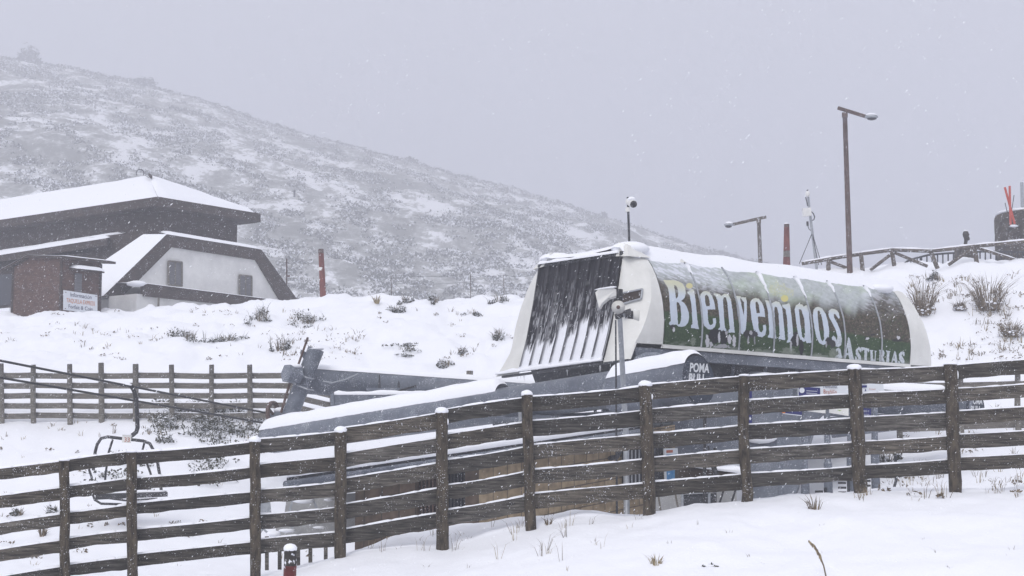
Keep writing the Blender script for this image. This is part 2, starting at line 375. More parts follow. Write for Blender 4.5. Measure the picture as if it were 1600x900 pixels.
pxs = np.concatenate([np.linspace(-900, -60, 40)[:-1], np.linspace(-60, 1300, 420), np.linspace(1300, 2600, 40)[1:]]); ts = np.concatenate([np.linspace(0, 1.1, 260), [1.15, 1.25, 1.5]])
TT, PX = np.meshgrid(ts, pxs, indexing='ij'); X, Y, Z = hillpt(PX, TT)
mb = MB(); mb.v = np.stack([X, Y, Z], -1).reshape(-1, 3).tolist(); c = len(pxs)
for i in range(len(ts)-1):
    for j in range(c-1): mb.f.append((i*c+j, i*c+j+1, (i+1)*c+j+1, (i+1)*c+j))
mb.m = [0]*len(mb.f)
single('hill', mb, 'hill', None, None, smooth=True, loc=(0, 0, 0), kind='structure')

# scrub on the hill: low bushes as leafy clumps, one mass
def leafclump(V, Fc, MI, c, r, n, s, snowp=.25, flat=.8):
    for _ in range(n):
        a = random.uniform(0, 6.283); z = random.random(); rr = r*math.sqrt(random.random())
        p = (c[0]+rr*math.cos(a), c[1]+rr*math.sin(a), c[2]+r*flat*z*(1-(rr/r)**2*.6))
        b = len(V)
        q = [random.uniform(-1, 1)*s for _ in range(9)]
        V += [(p[0]+q[0], p[1]+q[1], p[2]+q[2]), (p[0]+q[3], p[1]+q[4], p[2]+q[5]), (p[0]+q[6], p[1]+q[7], p[2]+q[8])]
        Fc.append((b, b+1, b+2)); MI.append(1 if (random.random() < snowp and z > .35) else 0)
mb = MB()
N = 22000; px = RNG.uniform(-60, 1250, N); t = RNG.uniform(0.05, 1.0, N)
dens = fbm((px*.022), t*16, 4, 60); hx, hy, hz = hillpt(px, t)
k = 0
for i in range(N):
    if dens[i]+random.random()*.12 < .53: continue
    rr = random.uniform(.6, 1.8)*(1 if t[i] < .97 else .75); leafclump(mb.v, mb.f, mb.m, (hx[i], hy[i], hz[i]-.2), rr, int(13*rr)+5, .36, .36, .6); k += 1
# crest fringe
for i in range(1500):
    p_ = random.uniform(-60, 1250); a, b_, c_ = hillpt(p_, random.uniform(.965, 1.015)); rr = random.uniform(.6, 1.6)
    leafclump(mb.v, mb.f, mb.m, (float(a), float(b_), float(c_)-.2), rr, int(12*rr)+4, .5, .15, .85)
single('hillside_scrub', mb, ['scrub', 'snow'], 'low scrub half buried in snow over the whole misty hillside', 'scrub', kind='stuff', loc=(0, 0, 0))
def crest_bush(px, r, h, n, label):
    mb = MB(); x, y, z = [float(q) for q in hillpt(px, .985)]
    root = thing('bush', label, 'bush', (x, y, z), 'bushes on the hill crest')
    tr = MB()
    for _ in range(7):
        a = random.uniform(0, 6.28); e = Vector((x+math.cos(a)*r*.6, y+math.sin(a)*r*.6, z+h*random.uniform(.5, .85))); tr.tube([(x, y, z-.4), e], [.18, .05], 5)
    build('trunk', tr, 'twig', root)
    for _ in range(n):
        a = random.uniform(0, 6.28); q = random.random()**.5*r; zz = min(1.1, abs(random.gauss(.45, .27)))*h*(1-.6*(q/r)**2)*(1+.35*mnoise.noise(Vector((a*2, px, 0))))
        leafclump(mb.v, mb.f, mb.m, (x+q*math.cos(a), y+q*math.sin(a), z+zz), r*.22, 12, .4, .12, 1)
    build('crown', mb, ['scrub', 'snow'], root)
crest_bush(32, 3.7, 7.0, 200, 'tall lone leafy bush on the hill skyline at its highest, leftmost end')
crest_bush(215, 4.2, 2.6, 140, 'low rounded bush bulging on the hill skyline, second from the left')
crest_bush(943, 1.5, 3.4, 60, 'small spiky bush on the hill skyline just left of the security camera')
crest_bush(640, 2.6, 1.8, 60, 'low dense bush on the middle of the hill skyline above the red-brown marker pole')

# haze: closed box of falling-snow air
hb = bpy.data.materials.new('snowy_air'); hb.use_nodes = True; nt = hb.node_tree; nt.nodes.remove(nt.nodes['Principled BSDF'])
pv = nt.nodes.new('ShaderNodeVolumePrincipled'); pv.inputs['Color'].default_value = (.885, .90, .97, 1); pv.inputs['Density'].default_value = .0026; pv.inputs['Anisotropy'].default_value = .2
nt.links.new(pv.outputs[0], nt.nodes['Material Output'].inputs['Volume'])
mb = MB(); x0, x1, y0, y1, z0, z1 = -1400, 1400, -60, 820, -8, 190
mb.box8([(x0, y0, z0), (x1, y0, z0), (x1, y1, z0), (x0, y1, z0), (x0, y0, z1), (x1, y0, z1), (x1, y1, z1), (x0, y1, z1)])
o = single('haze', mb, hb, None, None, kind='stuff', loc=(0, 200, 0)); 

# falling snow
mb = MB(); V = []; Fc = []
n = 26000; yy = 14.0*(62/14.0)**RNG.random(n); xx = RNG.uniform(-.38, .38, n)*yy; zz = RNG.uniform(-.1, .33, n)*yy; rr = .0016+.0045*RNG.random(n)**2.0
for i in range(n):
    if zz[i] < -1.5 and yy[i] > 14: continue
    b = len(V); x, y, z, r = xx[i], yy[i], zz[i], rr[i]; st_ = 1+1.6*random.random(); sx = r*.9; dz = r*st_; dx = -r*st_*.7
    V += [(x-sx, y, z), (x+sx, y-.3*r, z), (x+dx*0, y+r, z+r*.4), (x-dx, y, z+dz), (x+dx, y, z-dz)]
    Fc += [(b, b+1, b+3), (b+1, b+2, b+3), (b+2, b, b+3), (b+1, b, b+4), (b+2, b+1, b+4), (b, b+2, b+4)]
mb.v = V; mb.f = Fc; mb.m = [0]*len(Fc)
single('falling_snow', mb, 'snowcap', 'fine snowflakes falling through the whole view', 'snowflakes', kind='stuff', loc=(0, 0, 0))

# ================================================================== NEAR FENCE
posts = [(-62, 735, 950, 15), (100, 722, 945, 15), (205, 709, 935, 15.5), (398, 691, 912, 16), (532, 676, 878, 17), (690, 646, 860, 18), (823, 619, 828, 16), (1008, 604, 808, 19), (1163, 590, 788, 16), (1335, 578, 773, 20), (1485, 572, 770, 19), (1642, 560, 764, 19)]
lean = {398: 2, 532: 0, 690: 2, 823: 7, 1008: 8, 1163: 9, 1335: 10, 1485: 8}
def NY(px): return 18.8+3.2*px/1600
segs = [(-62, 100, 740, 719, 913, 883), (100, 205, 719, 704, 883, 869), (207, 398, 706.5, 689, 866, 845), (398, 532, 686, 672.5, 843, 830), (532, 690, 669, 643, 828, 799), (690, 823, 640.5, 619.5, 798, 773), (823, 1008, 619.5, 602, 772, 754), (1008, 1163, 601, 586.5, 753.5, 739.5), (1163, 1335, 587.5, 576.5, 739, 728), (1335, 1485, 576.5, 570, 727, 716.5), (1485, 1642, 571, 559, 714.5, 706)]
pz = P(532, 877, NY(532))
FR = thing('snow_fence', 'dark weathered plank snow fence with snow-capped posts running along the near bank', 'fence', tuple(pz))
plank_h = .197
for si, (xa, xb, a1, b1, a5, b5) in enumerate(segs):
    for k in range(5):
        ya = a1+(a5-a1)*k/4; yb = b1+(b5-b1)*k/4
        off = .02+random.uniform(-.012, .012)
        A_ = P(xa-5, ya+1, NY(xa)+.09+off); B_ = P(xb+5, yb+1, NY(xb)+.09+off*.8)
        mb = MB(); rows = []; n = 16; d = (B_-A_); h0 = plank_h*random.uniform(.94, 1.05)*(.74 if si < 3 else (.88 if si < 4 else 1))
        sd = Vector((d.y, -d.x, 0)).normalized()*.022; ph = random.uniform(0, 90); sag = random.uniform(-.018, .012)
        for i in range(n+1):
            t = i/n; p = A_+d*t; p.z += sag*4*t*(1-t); w1 = mnoise.noise(Vector((ph, t*5, 0)))*.010; w2 = mnoise.noise(Vector((ph, t*7, 4)))*.016
            top = p+Vector((0, 0, w1)); bot = p-Vector((0, 0, h0+w2))
            rows.append([top+sd, top-sd, bot-sd, bot+sd])
        b0 = len(mb.v); mb.quadgrid(rows, close=True); mb.f += [(b0, b0+1, b0+2, b0+3), (b0+4*n+3, b0+4*n+2, b0+4*n+1, b0+4*n)]; mb.m += [0, 0]
        pl = build('plank', mb, 'wood', FR)
        ms = MB(); hh = .019 if si > 2 else .026
        ptop = [A_.lerp(B_, t)+Vector((0, 0, sag*4*t*(1-t))) for t in (.0, .25, .5, .75, 1)]
        for q in range(4): snow_strip(ms, ptop[q], ptop[q+1], .058, hh, 7, .55)
        build('snow_line', ms, 'snowcap', pl, smooth=True)
for (x, yt, yb, w) in posts:
    Yp = NY(x); ln = lean.get(x, 3); r = w/2/F*Yp*1.06
    T = P(x, yt-2, Yp); Bm = P(x+ln, yb, Yp); Bm.z = min(Bm.z, G(Bm.x, Bm.y))-.12
    mb = MB(); nn = 14; rows = []; ph = random.uniform(0, 50)
    pts = [T.lerp(Bm, i/nn)+Vector((mnoise.noise(Vector((ph, i*.35, 0)))*.012, mnoise.noise(Vector((ph, i*.35, 7)))*.012, 0)) for i in range(nn+1)]
    if x == 1163: pts = [T.lerp(Bm, i/nn)+Vector((-.045*math.sin(math.pi*min(1, i/nn*1.0))**1+.0, 0, 0)) for i in range(nn+1)]; pts[-1].x -= .05; pts[-2].x -= .03
    po = build('post', MB().tube(pts, [r*(1+.1*mnoise.noise(Vector((ph, i*.8, 3)))) for i in range(nn+1)], 12, jit=.1), 'post', FR, smooth=True)
    cs = MB(); cs.ball(T+Vector((0, 0, .012)), (r*1.12, r*1.12, .055 if x not in (1163, 100, 205, 1485) else .022), seg=12, rings=7, jit=.12); build('snow_cap', cs, 'snowcap', po, smooth=True)
    if x in (1485, 690, 1008):
        cl = MB()
        cl.ball(T.lerp(Bm, random.uniform(.05, .25))+Vector((r*1.0, -.02, 0)), (.014, .014, random.uniform(.03, .06)), seg=7, rings=6, jit=.3)
        build('snow_clump', cl, 'snowcap', po, smooth=True)

# ================================================================== FAR FENCE (left)
def rail_fence(label, plist, rails, Yf, ph, hr, mat_='oldwood', ext=None, railmat='oldwood'):
    """plist (px, ytop, ybot, wpx, Y) ; rails list of (polyline of (px,py)), height m"""
    b = gp(plist[0][0], plist[0][4]); root = thing('plank_fence', label, 'fence', tuple(b))
    for (x, yt, yb, w, Yp) in plist:
        T = P(x, yt, Yp); B_ = P(x+1, yb, Yp); B_.z = min(B_.z, G(B_.x, B_.y))-.15; r = w/2/F*Yp
        po = build('post', MB().tube([T, T.lerp(B_, .5)+Vector((random.uniform(-.02, .02), 0, 0)), B_], [r*.95, r, r*1.05], 9, jit=.15), mat_, root, smooth=True)
        build('snow_cap', MB().ball(T, (r*.9, r*.9, .04), seg=8, rings=5), 'snowcap', po, smooth=True)
    for poly in rails:
        for (xa, ya, Ya), (xb, yb, Yb) in zip(poly, poly[1:]):
            A_ = P(xa, ya, Ya+.12); B_ = P(xb, yb, Yb+.12+random.uniform(0, .02)); A_.z += random.uniform(-.012, .012); B_.z += random.uniform(-.012, .012)
            pl = build('plank', MB().bar(A_-Vector((0, 0, hr/2)), B_-Vector((0, 0, hr/2)), .04, hr), railmat, root)
            build('snow_line', snow_strip(MB(), A_, B_, .05, .022, 6), 'snowcap', pl, smooth=True)
    return root
fp = [(-52, 566, 665, 8), (2, 568, 663, 8), (52, 570, 663, 8), (109, 569, 664, 8.5), (158, 567, 668, 9), (212, 569, 668, 9), (268, 570, 664, 8), (331, 570, 664, 8), (390, 570, 667, 8.5), (456, 574, 664, 8.5)]
rl = []
for k in range(5): rl.append([(x, (583+.5*math.sin(i*2)) + 15.6*k, 42.6) for i, (x, *_r) in enumerate(fp)])
rail_fence('far grey five-rail plank fence on the snow slope behind the hanging chair', [(x, a, b, w, 42.6) for x, a, b, w in fp], rl, 42.6, 0, .155)
fp2 = [(519, 600, 668, 8.5, 43.2), (590, 612, 690, 8.5, 43.8), (658, 620, 700, 8.5, 44.4)]
rl2 = []
for k in range(5): rl2.append([(456, 583+15.6*k, 42.6), (519, 598+16*k, 43.2), (590, 611+16*k, 43.8), (658, 622+16*k, 44.4)])
rail_fence('grey plank fence section dropping to the right behind the leaning lift cylinder', fp2, rl2, 43, 0, .155)
fp3 = [(1405, 585, 676, 9, 38), (1500, 582, 664, 9, 38), (1590, 580, 662, 9, 38), (1680, 578, 660, 9, 38)]
rl3 = [[(1405-5, 599, 38), (1500, 597.5, 38), (1590, 595, 38), (1680, 593, 38)], [(1405, 662, 38), (1500, 659, 38), (1590, 656, 38), (1680, 654, 38)]]
rail_fence('two-rail grey plank fence seen through the near fence at the right edge', fp3, rl3, 38, 0, .2)
# short stub posts standing in the snow
for (x, yt, yb, w, Yp, lb) in ((734, 579, 593, 10, 47, 'short snow-capped wooden stump above the lift tube left of the canopy'), (589, 689, 704, 10, 38, 'short wooden stump under the long snowy lift tube')):
    b = P(x, yb, Yp); b.z = G(b.x, b.y); T = b+Vector((0, 0, (yb-yt)/F*Yp))
    r_ = thing('wooden_stump', lb, 'post', tuple(b)); build('stump', MB().tube([b-Vector((0, 0, .2)), T], w/2/F*Yp, 9, jit=.2), 'oldwood', r_)
    build('snow_cap', MB().ball(T, (w/2/F*Yp, w/2/F*Yp, .03), seg=8, rings=5), 'snowcap', r_, smooth=True)

# ================================================================== near picket row, foreground marker
b = gp(460, 23.0); root = thing('picket_fence', 'low dark picket row half hidden behind the near fence, beside the short red post', 'fence', tuple(b))
for x, yb in ((417, 891), (437, 890), (466, 886), (485, 882), (509, 878)):
    A_ = P(x, yb, 23); T = P(x, 838, 23)
    build('picket', MB().bar(A_, T, .055, .025), 'wood', root)
build('picket_rail', MB().bar(P(405, 847, 23.05), P(540, 838, 23.05), .03, .09), 'wood', root)
b = gp(453.5, 17.2); T = P(453.5, 857, 17.2)
root = thing('marker_post', 'short dark post with red base and round snow cap before the near fence', 'marker post', tuple(b))
r_ = 10/F*17.2; mid = P(453.5, 884, 17.2)
build('red_band', MB().tube([b-Vector((0, 0, .2)), mid], [r_, r_], 16), mat('dark_red_paint', (.09, .008, .008), (.16, .02, .015), 9, .5, frost=.45, frost_scale=30), root, smooth=True)
build('black_band', MB().tube([mid+Vector((0, 0, .001)), T], [r_*.98, r_*.96], 16), mat('black_snow_flecked', (.015, .013, .012), (.04, .035, .03), 9, .7, frost=.85, frost_scale=26), root, smooth=True)
build('snow_cap', MB().ball(T, (r_*1.08, r_*1.08, .055), seg=14, rings=7, jit=.06), 'snowcap', root, smooth=True)

# ================================================================== CHAIRLIFT STATION
C0 = Vector((1.95, 33.56, 0)); AX = Vector((.781, .6245, 0)); NX = Vector((.6245, -.781, 0)); UP = Vector((0, 0, 1))
def S(s, t, z): return C0 + AX*s + NX*t + UP*z
ST = thing('chairlift_station', 'grey and white chairlift station with a curved canopy bearing a green welcome mural', 'chairlift station', (2.5, 33.5, -2.4))
prof_h = [1.55, 1.8, 2.15, 2.4, 2.67, 3.1, 3.55, 3.85, 4.02]
prof_t = [2.16, 2.08, 1.93, 1.965, 1.985, 1.94, 1.79, 1.62, 1.46]
def WT(z): return float(np.interp(z, prof_h, prof_t))
def sag(s): return -.016*s      # the canopy dips slightly towards its far end
zs = np.array([2.15, 2.25, 2.4, 2.6, 2.8, 3.0, 3.2, 3.4, 3.6, 3.8, 3.92, 4.02])
def FS(z): # front plane: flares outward towards the bottom
    return float(np.interp(z, [1.5, 1.8, 2.4, 3.2, 4.1], [-1.30, -1.13, -.93, -.74, -.56]))
CAN = build('canopy', MB().quadgrid([[S(s, sg*WT(z)-.0*sg, z+sag(s)) for z in zs] for s in np.linspace(.0, 8.3, 9)] if False else [[S(s, -WT(z), z+sag(s)) for z in zs] for s in np.linspace(-.1, 9.0, 12)]), 'fibre', ST, smooth=True)
# roof shell
roofsec = [(1.46, 4.02), (1.38, 4.13), (1.22, 4.20), (.9, 4.13), (0, 4.09), (-.9, 4.13), (-1.22, 4.20), (-1.38, 4.13), (-1.46, 4.02)]
mb = MB().quadgrid([[S(s, t*(1 if s < 8.8 else .97), z+sag(s)) for t, z in roofsec] for s in (FS(4.05), 0, 2, 4, 6, 8.3, 8.85)])
mb.quadgrid([[S(s, t, z+sag(s)-.06) for t, z in roofsec] for s in (FS(4.05)+.05, 8.8)])
build('roof_shell', mb, 'fibre', CAN, smooth=True)
# snow on the roof, overhanging the top of the mural
mb = MB(); rows = []
for i in range(121):
    s = -.62+9.5*i/120; e = min(1, (i+1)/3, (121-i)/3); row = []
    edge = 1.50+.05*mnoise.noise(Vector((s*1.3, 0, 0)))+.035*mnoise.noise(Vector((s*5, 3, 0)))
    if s > 7.45 and s < 8.3: edge -= .0
    for k in range(17):
        q = k/16; t = edge+(-1.5-edge)*q; base = np.interp(abs(t), [0, .9, 1.22, 1.38, 1.46, 1.6], [4.09, 4.13, 4.20, 4.13, 4.02, 3.88])
        th = .15*e*(min(1, q*7+.12)**.5)*(min(1, (1-q)*7+.12)**.5)*(1+.25*mnoise.noise(Vector((s*.9, t*2, 5))))
        row.append(S(s, t, base+sag(s)+th if 0 < k < 16 else base+sag(s)-.01))
    rows.append(row)
mb.quadgrid(rows)
build('roof_snow', mb, 'snowcap', CAN, smooth=True)
# near-side white end caps (front and far)
def sidestrip(s_of_z0, s_of_z1, zlist, n=6, sgn=1, mi=0, mb=None):
    mb = mb or MB()
    mb.quadgrid([[S(s_of_z0(z)+(s_of_z1(z)-s_of_z0(z))*k/n, sgn*WT(z), z+sag(max(0, s_of_z1(z)))) for z in zlist] for k in range(n+1)]); return mb
EZS_ = lambda z: float(np.interp(z, [1.55, 1.8, 2.15, 2.45, 2.76, 3.1, 3.5, 4.05], [-1.28, -1.08, -.80, -.62, -.48, -.33, -.21, -.14]))
build('front_fin', sidestrip(EZS_, lambda z: -.01, zs), 'fibre', CAN, smooth=True)
build('front_fin', sidestrip(EZS_, lambda z: float(np.interp(z, [1.8, 2.15], [-1.06, -.75])), [1.8, 1.9, 2.0, 2.15]), 'fibre', CAN, smooth=True)
endk = lambda z: float(np.interp(z, [2.0, 2.6, 3.2, 3.7, 4.1], [9.2, 9.08, 8.92, 8.75, 8.6]))
mb = sidestrip(lambda z: 8.31, endk, zs)
mb.quadgrid([[S(endk(z), t*WT(z), z+sag(9)) for z in zs] for t in np.linspace(1, -1, 7)])
build('rear_fin', mb, 'fibre', CAN, smooth=True)
# front face: fibreglass sheet with corrugated dark panels
def EZs(z): return float(np.interp(z, [1.55, 1.8, 2.15, 2.45, 2.76, 3.1, 3.5, 4.05], [-1.28, -1.08, -.80, -.62, -.48, -.33, -.21, -.14]))
zf = np.linspace(1.62, 4.08, 22)
def lowz(t): return np.interp(t, [-2.2, 2.2], [1.58, 1.80])
def Fp(t, q, off=0):
    """q 0 bottom..1 top"""
    z = lowz(t)+(4.07-lowz(t))*q; zz = 1.6+(4.07-1.6)*q
    return S(FS(z)-off, t, z)
for sg, nm in ((1, 'front_panel'), (-1, 'front_panel')):
    mb = MB(); rows = []
    for q in np.linspace(0, 1, 20):
        zz = (1.80 if sg > 0 else 1.6)+(4.03-(1.80 if sg > 0 else 1.6))*q; a = 1.34*sg; b = WT(zz)*sg; row = []
        for k in range(9):
            w_ = k/8; p = Fp(a+(b-a)*w_, q); e_ = S(EZS_(zz), b, zz); base_ = Fp(b, q); row.append(p+(e_-base_)*(w_**1.7)*(1 if sg > 0 else .12))
        rows.append(row)
    mb.quadgrid(rows); build(nm, mb, 'fibre', CAN, smooth=True)
    if sg > 0: NEARP = rows
# hood at the top corners
mb = MB()
for sg in (1, -1):
    a = [S(FS(4.0)-.07, sg*1.20, 4.03), S(FS(4.0)-.07, sg*1.56, 4.0), S(.05, sg*1.53, 4.02), S(.05, sg*1.2, 4.2), S(FS(4.0)+.10, sg*1.1, 4.36), S(FS(4.0)+.10, sg*1.4, 4.28)]
    m2 = MB(); m2.poly([a[0], a[1], a[5], a[4]]); m2.poly([a[1], a[2], a[5]]); m2.poly([a[4], a[5], a[2], a[3]]); m2.poly([a[0], a[4], a[3]])
    build('corner_hood', m2, 'fibre', CAN)
    build('hood_snow', MB().ball(S(FS(4.0)+.35, sg*1.2, 4.22), (.42, .3, .16), seg=14, rings=8), 'snowcap', CAN, smooth=True)
mb = MB(); rows = []; cols = []; nt_ = 260; nq = 110
for iq in range(nq+1):
    q = iq/nq; row = []
    for it in range(nt_+1):
        t = -1.36+2.70*it/nt_; ph = (it/nt_*8.0) % 1.0
        rib = .055 if .0 <= ph < .10 or ph > .93 else (.012 if .48 < ph < .56 else 0)
        row.append(Fp(t, .015+q*.985, .02+rib))
        # lying snow has slid to the foot of every bay
        bay = math.floor(it/nt_*8.0); bl = [.22, .27, .24, .40, .30, .44, .34, .36, .36][bay]; edge = max(0, (ph-.55)/.45)**2
        nn = .55*float(fbm(t*9, q*7, 4, 5))+.45*float(fbm(t*55, q*12, 4, 8)); lim = bl-.02+.26*(nn-.5)+.34*edge
        cover = float(sstep(lim+.045, lim-.03, q)); tilt = float(sstep(.60, .70, fbm(t*60, q*13, 4, 21)+.07*float(sstep(.9, .25, q))))*float(sstep(1.0, .35, q))*.5
        if rib > .03: cover *= (.12*(nn > .5) if q > .05 else .8); tilt *= .4; 
        base = np.array([.014, .014, .018])*(1.0+.9*float(vnoise(t*40, q*60, 4))) + (.03 if rib > .03 else 0)*float(vnoise(t*5, q*30, 2))
        sn = max(cover, tilt); cols.append(tuple(base*(1-sn)+np.array([.84, .855, .9])*sn))
    rows.append(row)
mb.quadgrid(rows, cols=cols); build('corrugated_sheet', mb, 'corr', CAN)
mb = MB()
for k in range(9): mb.tube([Fp(-1.36+2.7*k/8, .985, .03), Fp(-1.36+2.7*k/8, 1.01, .03)+Vector((0, 0, .03))], .055, 8)
o = build('top_flashing', mb.bar(Fp(-1.36, .995, .02), Fp(1.34, .995, .02), .05, .05), 'steeldk', CAN)
build('snow_line', snow_strip(MB(), Fp(-1.4, 1.0, .0)+UP*.03, Fp(1.25, 1.0, .0)+UP*.03, .18, .07, 40), 'snowcap', CAN, smooth=True)
for k in range(22):   # icicles under the front edge
    t = random.uniform(-1.5, 1.7); L_ = random.uniform(.04, .2)
    if k < 12: build('icicle', MB().tube([Fp(t, 0, 0), Fp(t, 0, 0)-UP*L_], [.012, .002], 5), 'snowcap', CAN)
build('bottom_rail', MB().bar(Fp(-1.9, .0, 0)-UP*.02, Fp(2.1, .0, 0)-UP*.02, .06, .05), 'steeldk', CAN)
build('snow_line', snow_strip(MB(), Fp(-2.1, .02, .03), Fp(1.3, .02, .03), .10, .07, 30), 'snowcap', CAN, smooth=True)
# small grilled opening and lamp bracket on the near front panel
a, b_ = P(972, 461, 31.4), P(1005, 452, 31.4)
def FF(px, py, off=0):   # point on near front panel from its own plane
    best = None
    for i in range(len(NEARP)-1):
        for k in range(8):
            for a1 in (0, .25, .5, .75):
                for b1 in (0, .25, .5, .75):
                    p = NEARP[i][k].lerp(NEARP[i][k+1], a1).lerp(NEARP[i+1][k].lerp(NEARP[i+1][k+1], a1), b1); x, y = proj(*p); d = (x-px)**2+(y-py)**2
                    if best is None or d < best[0]: best = (d, p)
    return best[1]+Vector((-.35, -.9, 0))*off*3
w4 = [FF(971, 476, .02), FF(1003, 467, .02), FF(1005, 452, .02), FF(973, 459, .02)]
build('grille', MB().poly(w4), 'darkbrown', CAN)
mb = MB()
for i in range(4): mb.bar(w4[i], w4[(i+1) % 4], .03, .03)
build('grille_frame', mb, 'galv', CAN)
build('lamp_bracket', MB().bar(FF(973, 492, .05), FF(990, 487, .05), .06, .09), 'black', CAN)

# ---- the printed mural (seven curved panels)
def inpoly(x, y, pts):
    pts = np.array(pts, float); r = np.zeros(x.shape, bool); j = len(pts)-1
    for i in range(len(pts)):
        xi, yi = pts[i]; xj, yj = pts[j]
        if yi != yj:
            c_ = ((yi > y) != (yj > y)) & (x < (xj-xi)*(y-yi)/(yj-yi)+xi); r ^= c_
        j = i
    return r
def Z1(pts): return [(1020+x/5.627, 400+y/5.627) for x, y in pts]
def Z1b(pts): return [(1020+x/5.0, 400+y/5.0) for x, y in pts]
def Z2(pts): return [(1120+x/5.627, 410+y/5.627) for x, y in pts]
def Z3(pts): return [(1210+x/5.294, 420+y/5.294) for x, y in pts]
def Z4(pts): return [(1300+x/6.0, 440+y/6.0) for x, y in pts]
def ell(cx, cy, rx, ry, n=16): return [(cx+rx*math.cos(2*math.pi*i/n), cy+ry*math.sin(2*math.pi*i/n)) for i in range(n)]
LET = [
 (Z1([(90,210),(135,212),(180,212),(225,222),(262,242),(285,280),(290,325),(280,365),(262,385),(248,394),(275,412),(298,445),(315,495),(319,550),(308,590),(285,615),(255,624),(225,620),(205,602),(160,610),(143,600),(145,582),(158,572),(152,480),(143,330),(128,270),(106,236)]),
  [Z1([(186,255),(205,262),(218,285),(224,325),(220,360),(206,374),(202,360),(197,320)]), Z1([(209,402),(230,412),(244,445),(250,500),(248,560),(238,596),(222,603),(219,560),(214,470)])]),
 (Z1(ell(322, 262, 30, 25)), []),
 (Z1([(302,314),(322,308),(350,290),(362,300),(375,380),(388,520),(398,608),(406,642),(335,634),(337,610),(350,598),(340,440),(325,345),(305,326)]), []),
 (Z1([(410,380),(420,335),(440,313),(465,307),(495,315),(522,350),(541,410),(549,470),(482,470),(485,560),(496,600),(515,612),(530,592),(527,550),(552,545),(557,585),(545,625),(518,646),(485,643),(452,612),(430,540),(416,460)]), [Z1([(458,350),(475,340),(490,358),(500,400),(503,440),(470,441),(460,400)])]),
 (Z1b([(475,290),(520,295),(535,312),(560,294),(590,300),(610,340),(622,420),(632,520),(638,578),(642,600),(590,597),(592,577),(602,570),(592,480),(583,370),(572,325),(556,320),(548,345),(557,480),(564,560),(574,572),(572,590),(512,583),(512,567),(525,555),(517,450),(505,350),(490,312),(476,304)]), []),
 (Z2([(155,291),(212,298),(212,312),(205,318),(222,400),(238,468),(241,400),(238,350),(214,318),(214,306),(258,307),(256,320),(264,345),(264,480),(252,625),(222,632),(205,610),(182,450),(168,335),(155,305)]), []),
 (Z2([(292,380),(296,345),(312,323),(338,312),(370,320),(400,358),(418,410),(426,480),(362,476),(366,570),(378,610),(395,615),(408,592),(405,552),(430,548),(436,590),(425,640),(398,658),(362,650),(328,604),(306,500)]), [Z2([(340,348),(355,344),(370,375),(378,445),(351,447),(342,400)])]),
 (Z2([(424,330),(462,338),(480,362),(495,352),(518,341),(548,348),(574,395),(586,500),(596,610),(602,682),(543,676),(543,660),(553,645),(543,450),(528,395),(512,388),(505,415),(514,560),(518,630),(524,670),(450,661),(450,645),(462,632),(458,540),(448,420),(432,355)]), []),
 (Z3(ell(85, 245, 31, 28)), []),
 (Z3([(64,297),(95,294),(120,284),(130,300),(141,400),(152,500),(158,600),(103,612),(103,598),(112,585),(106,420),(92,335),(66,315)]), []),
 (Z3([(167,335),(178,302),(205,290),(232,297),(242,312),(262,300),(272,305),(285,350),(296,480),(304,590),(318,612),(268,614),(260,596),(243,604),(216,590),(194,530),(180,440)]), [Z3([(202,334),(222,338),(246,410),(255,530),(247,578),(230,562),(212,430)])]),
 (Z3([(318,385),(324,340),(340,320),(362,314),(395,328),(425,375),(443,440),(453,510),(451,575),(437,615),(405,631),(372,614),(347,565),(329,475)]), [Z3([(357,350),(370,344),(385,370),(400,440),(410,520),(411,580),(400,600),(385,580),(371,510),(360,420)])]),
 (Z3([(447,380),(452,345),(472,330),(495,332),(520,345),(532,365),(541,402),(534,415),(520,398),(505,376),(491,375),(492,400),(520,450),(546,515),(559,585),(552,632),(527,648),(502,638),(482,605),(474,568),(488,552),(504,565),(516,594),(522,560),(505,500),(475,440),(455,405)]), []),
 (Z4([(38,632),(60,620),(80,634),(90,690),(100,712),(80,718),(62,755),(36,742),(22,715),(42,690),(62,680),(56,650),(42,660)]), []),
 (Z4([(152,520),(165,530),(180,600),(200,712),(210,730),(208,742),(160,752),(155,742),(162,722),(154,690),(137,690),(128,722),(136,738),(107,732),(107,718),(118,700),(134,620)]), [Z4([(146,610),(153,670),(136,667)])]),
 (Z4([(250,612),(272,622),(272,662),(262,660),(255,640),(245,642),(248,665),(272,700),(272,735),(250,752),(215,742),(217,700),(228,702),(238,730),(248,718),(224,680),(222,640)]), []),
 (Z4([(275,613),(347,628),(347,662),(336,660),(330,645),(326,740),(340,757),(290,750),(303,732),(304,642),(290,640),(284,655),(275,652)]), []),
 (Z4([(350,640),(388,644),(381,656),(384,725),(395,735),(401,720),(403,658),(393,645),(419,651),(412,662),(409,742),(388,764),(362,748),(359,658)]), []),
 (Z4([(438,638),(478,640),(493,662),(489,692),(478,706),(502,768),(476,765),(464,715),(460,745),(466,762),(436,758),(443,742),(446,655)]), [Z4([(463,655),(473,662),(472,688),(464,695)])]),
 (Z4([(504,645),(548,652),(539,668),(535,752),(546,771),(500,765),(509,750),(514,665)]), []),
 (Z4([(587,648),(600,665),(615,762),(622,782),(585,780),(592,762),(588,742),(573,740),(566,762),(572,776),(548,772),(558,750)]), [Z4([(583,690),(587,722),(576,720)])]),
 (Z4([(645,658),(668,655),(680,664),(679,700),(669,698),(660,678),(653,690),(680,740),(676,776),(652,791),(621,782),(622,745),(632,745),(645,775),(654,765),(630,730),(627,680)]), []),
]
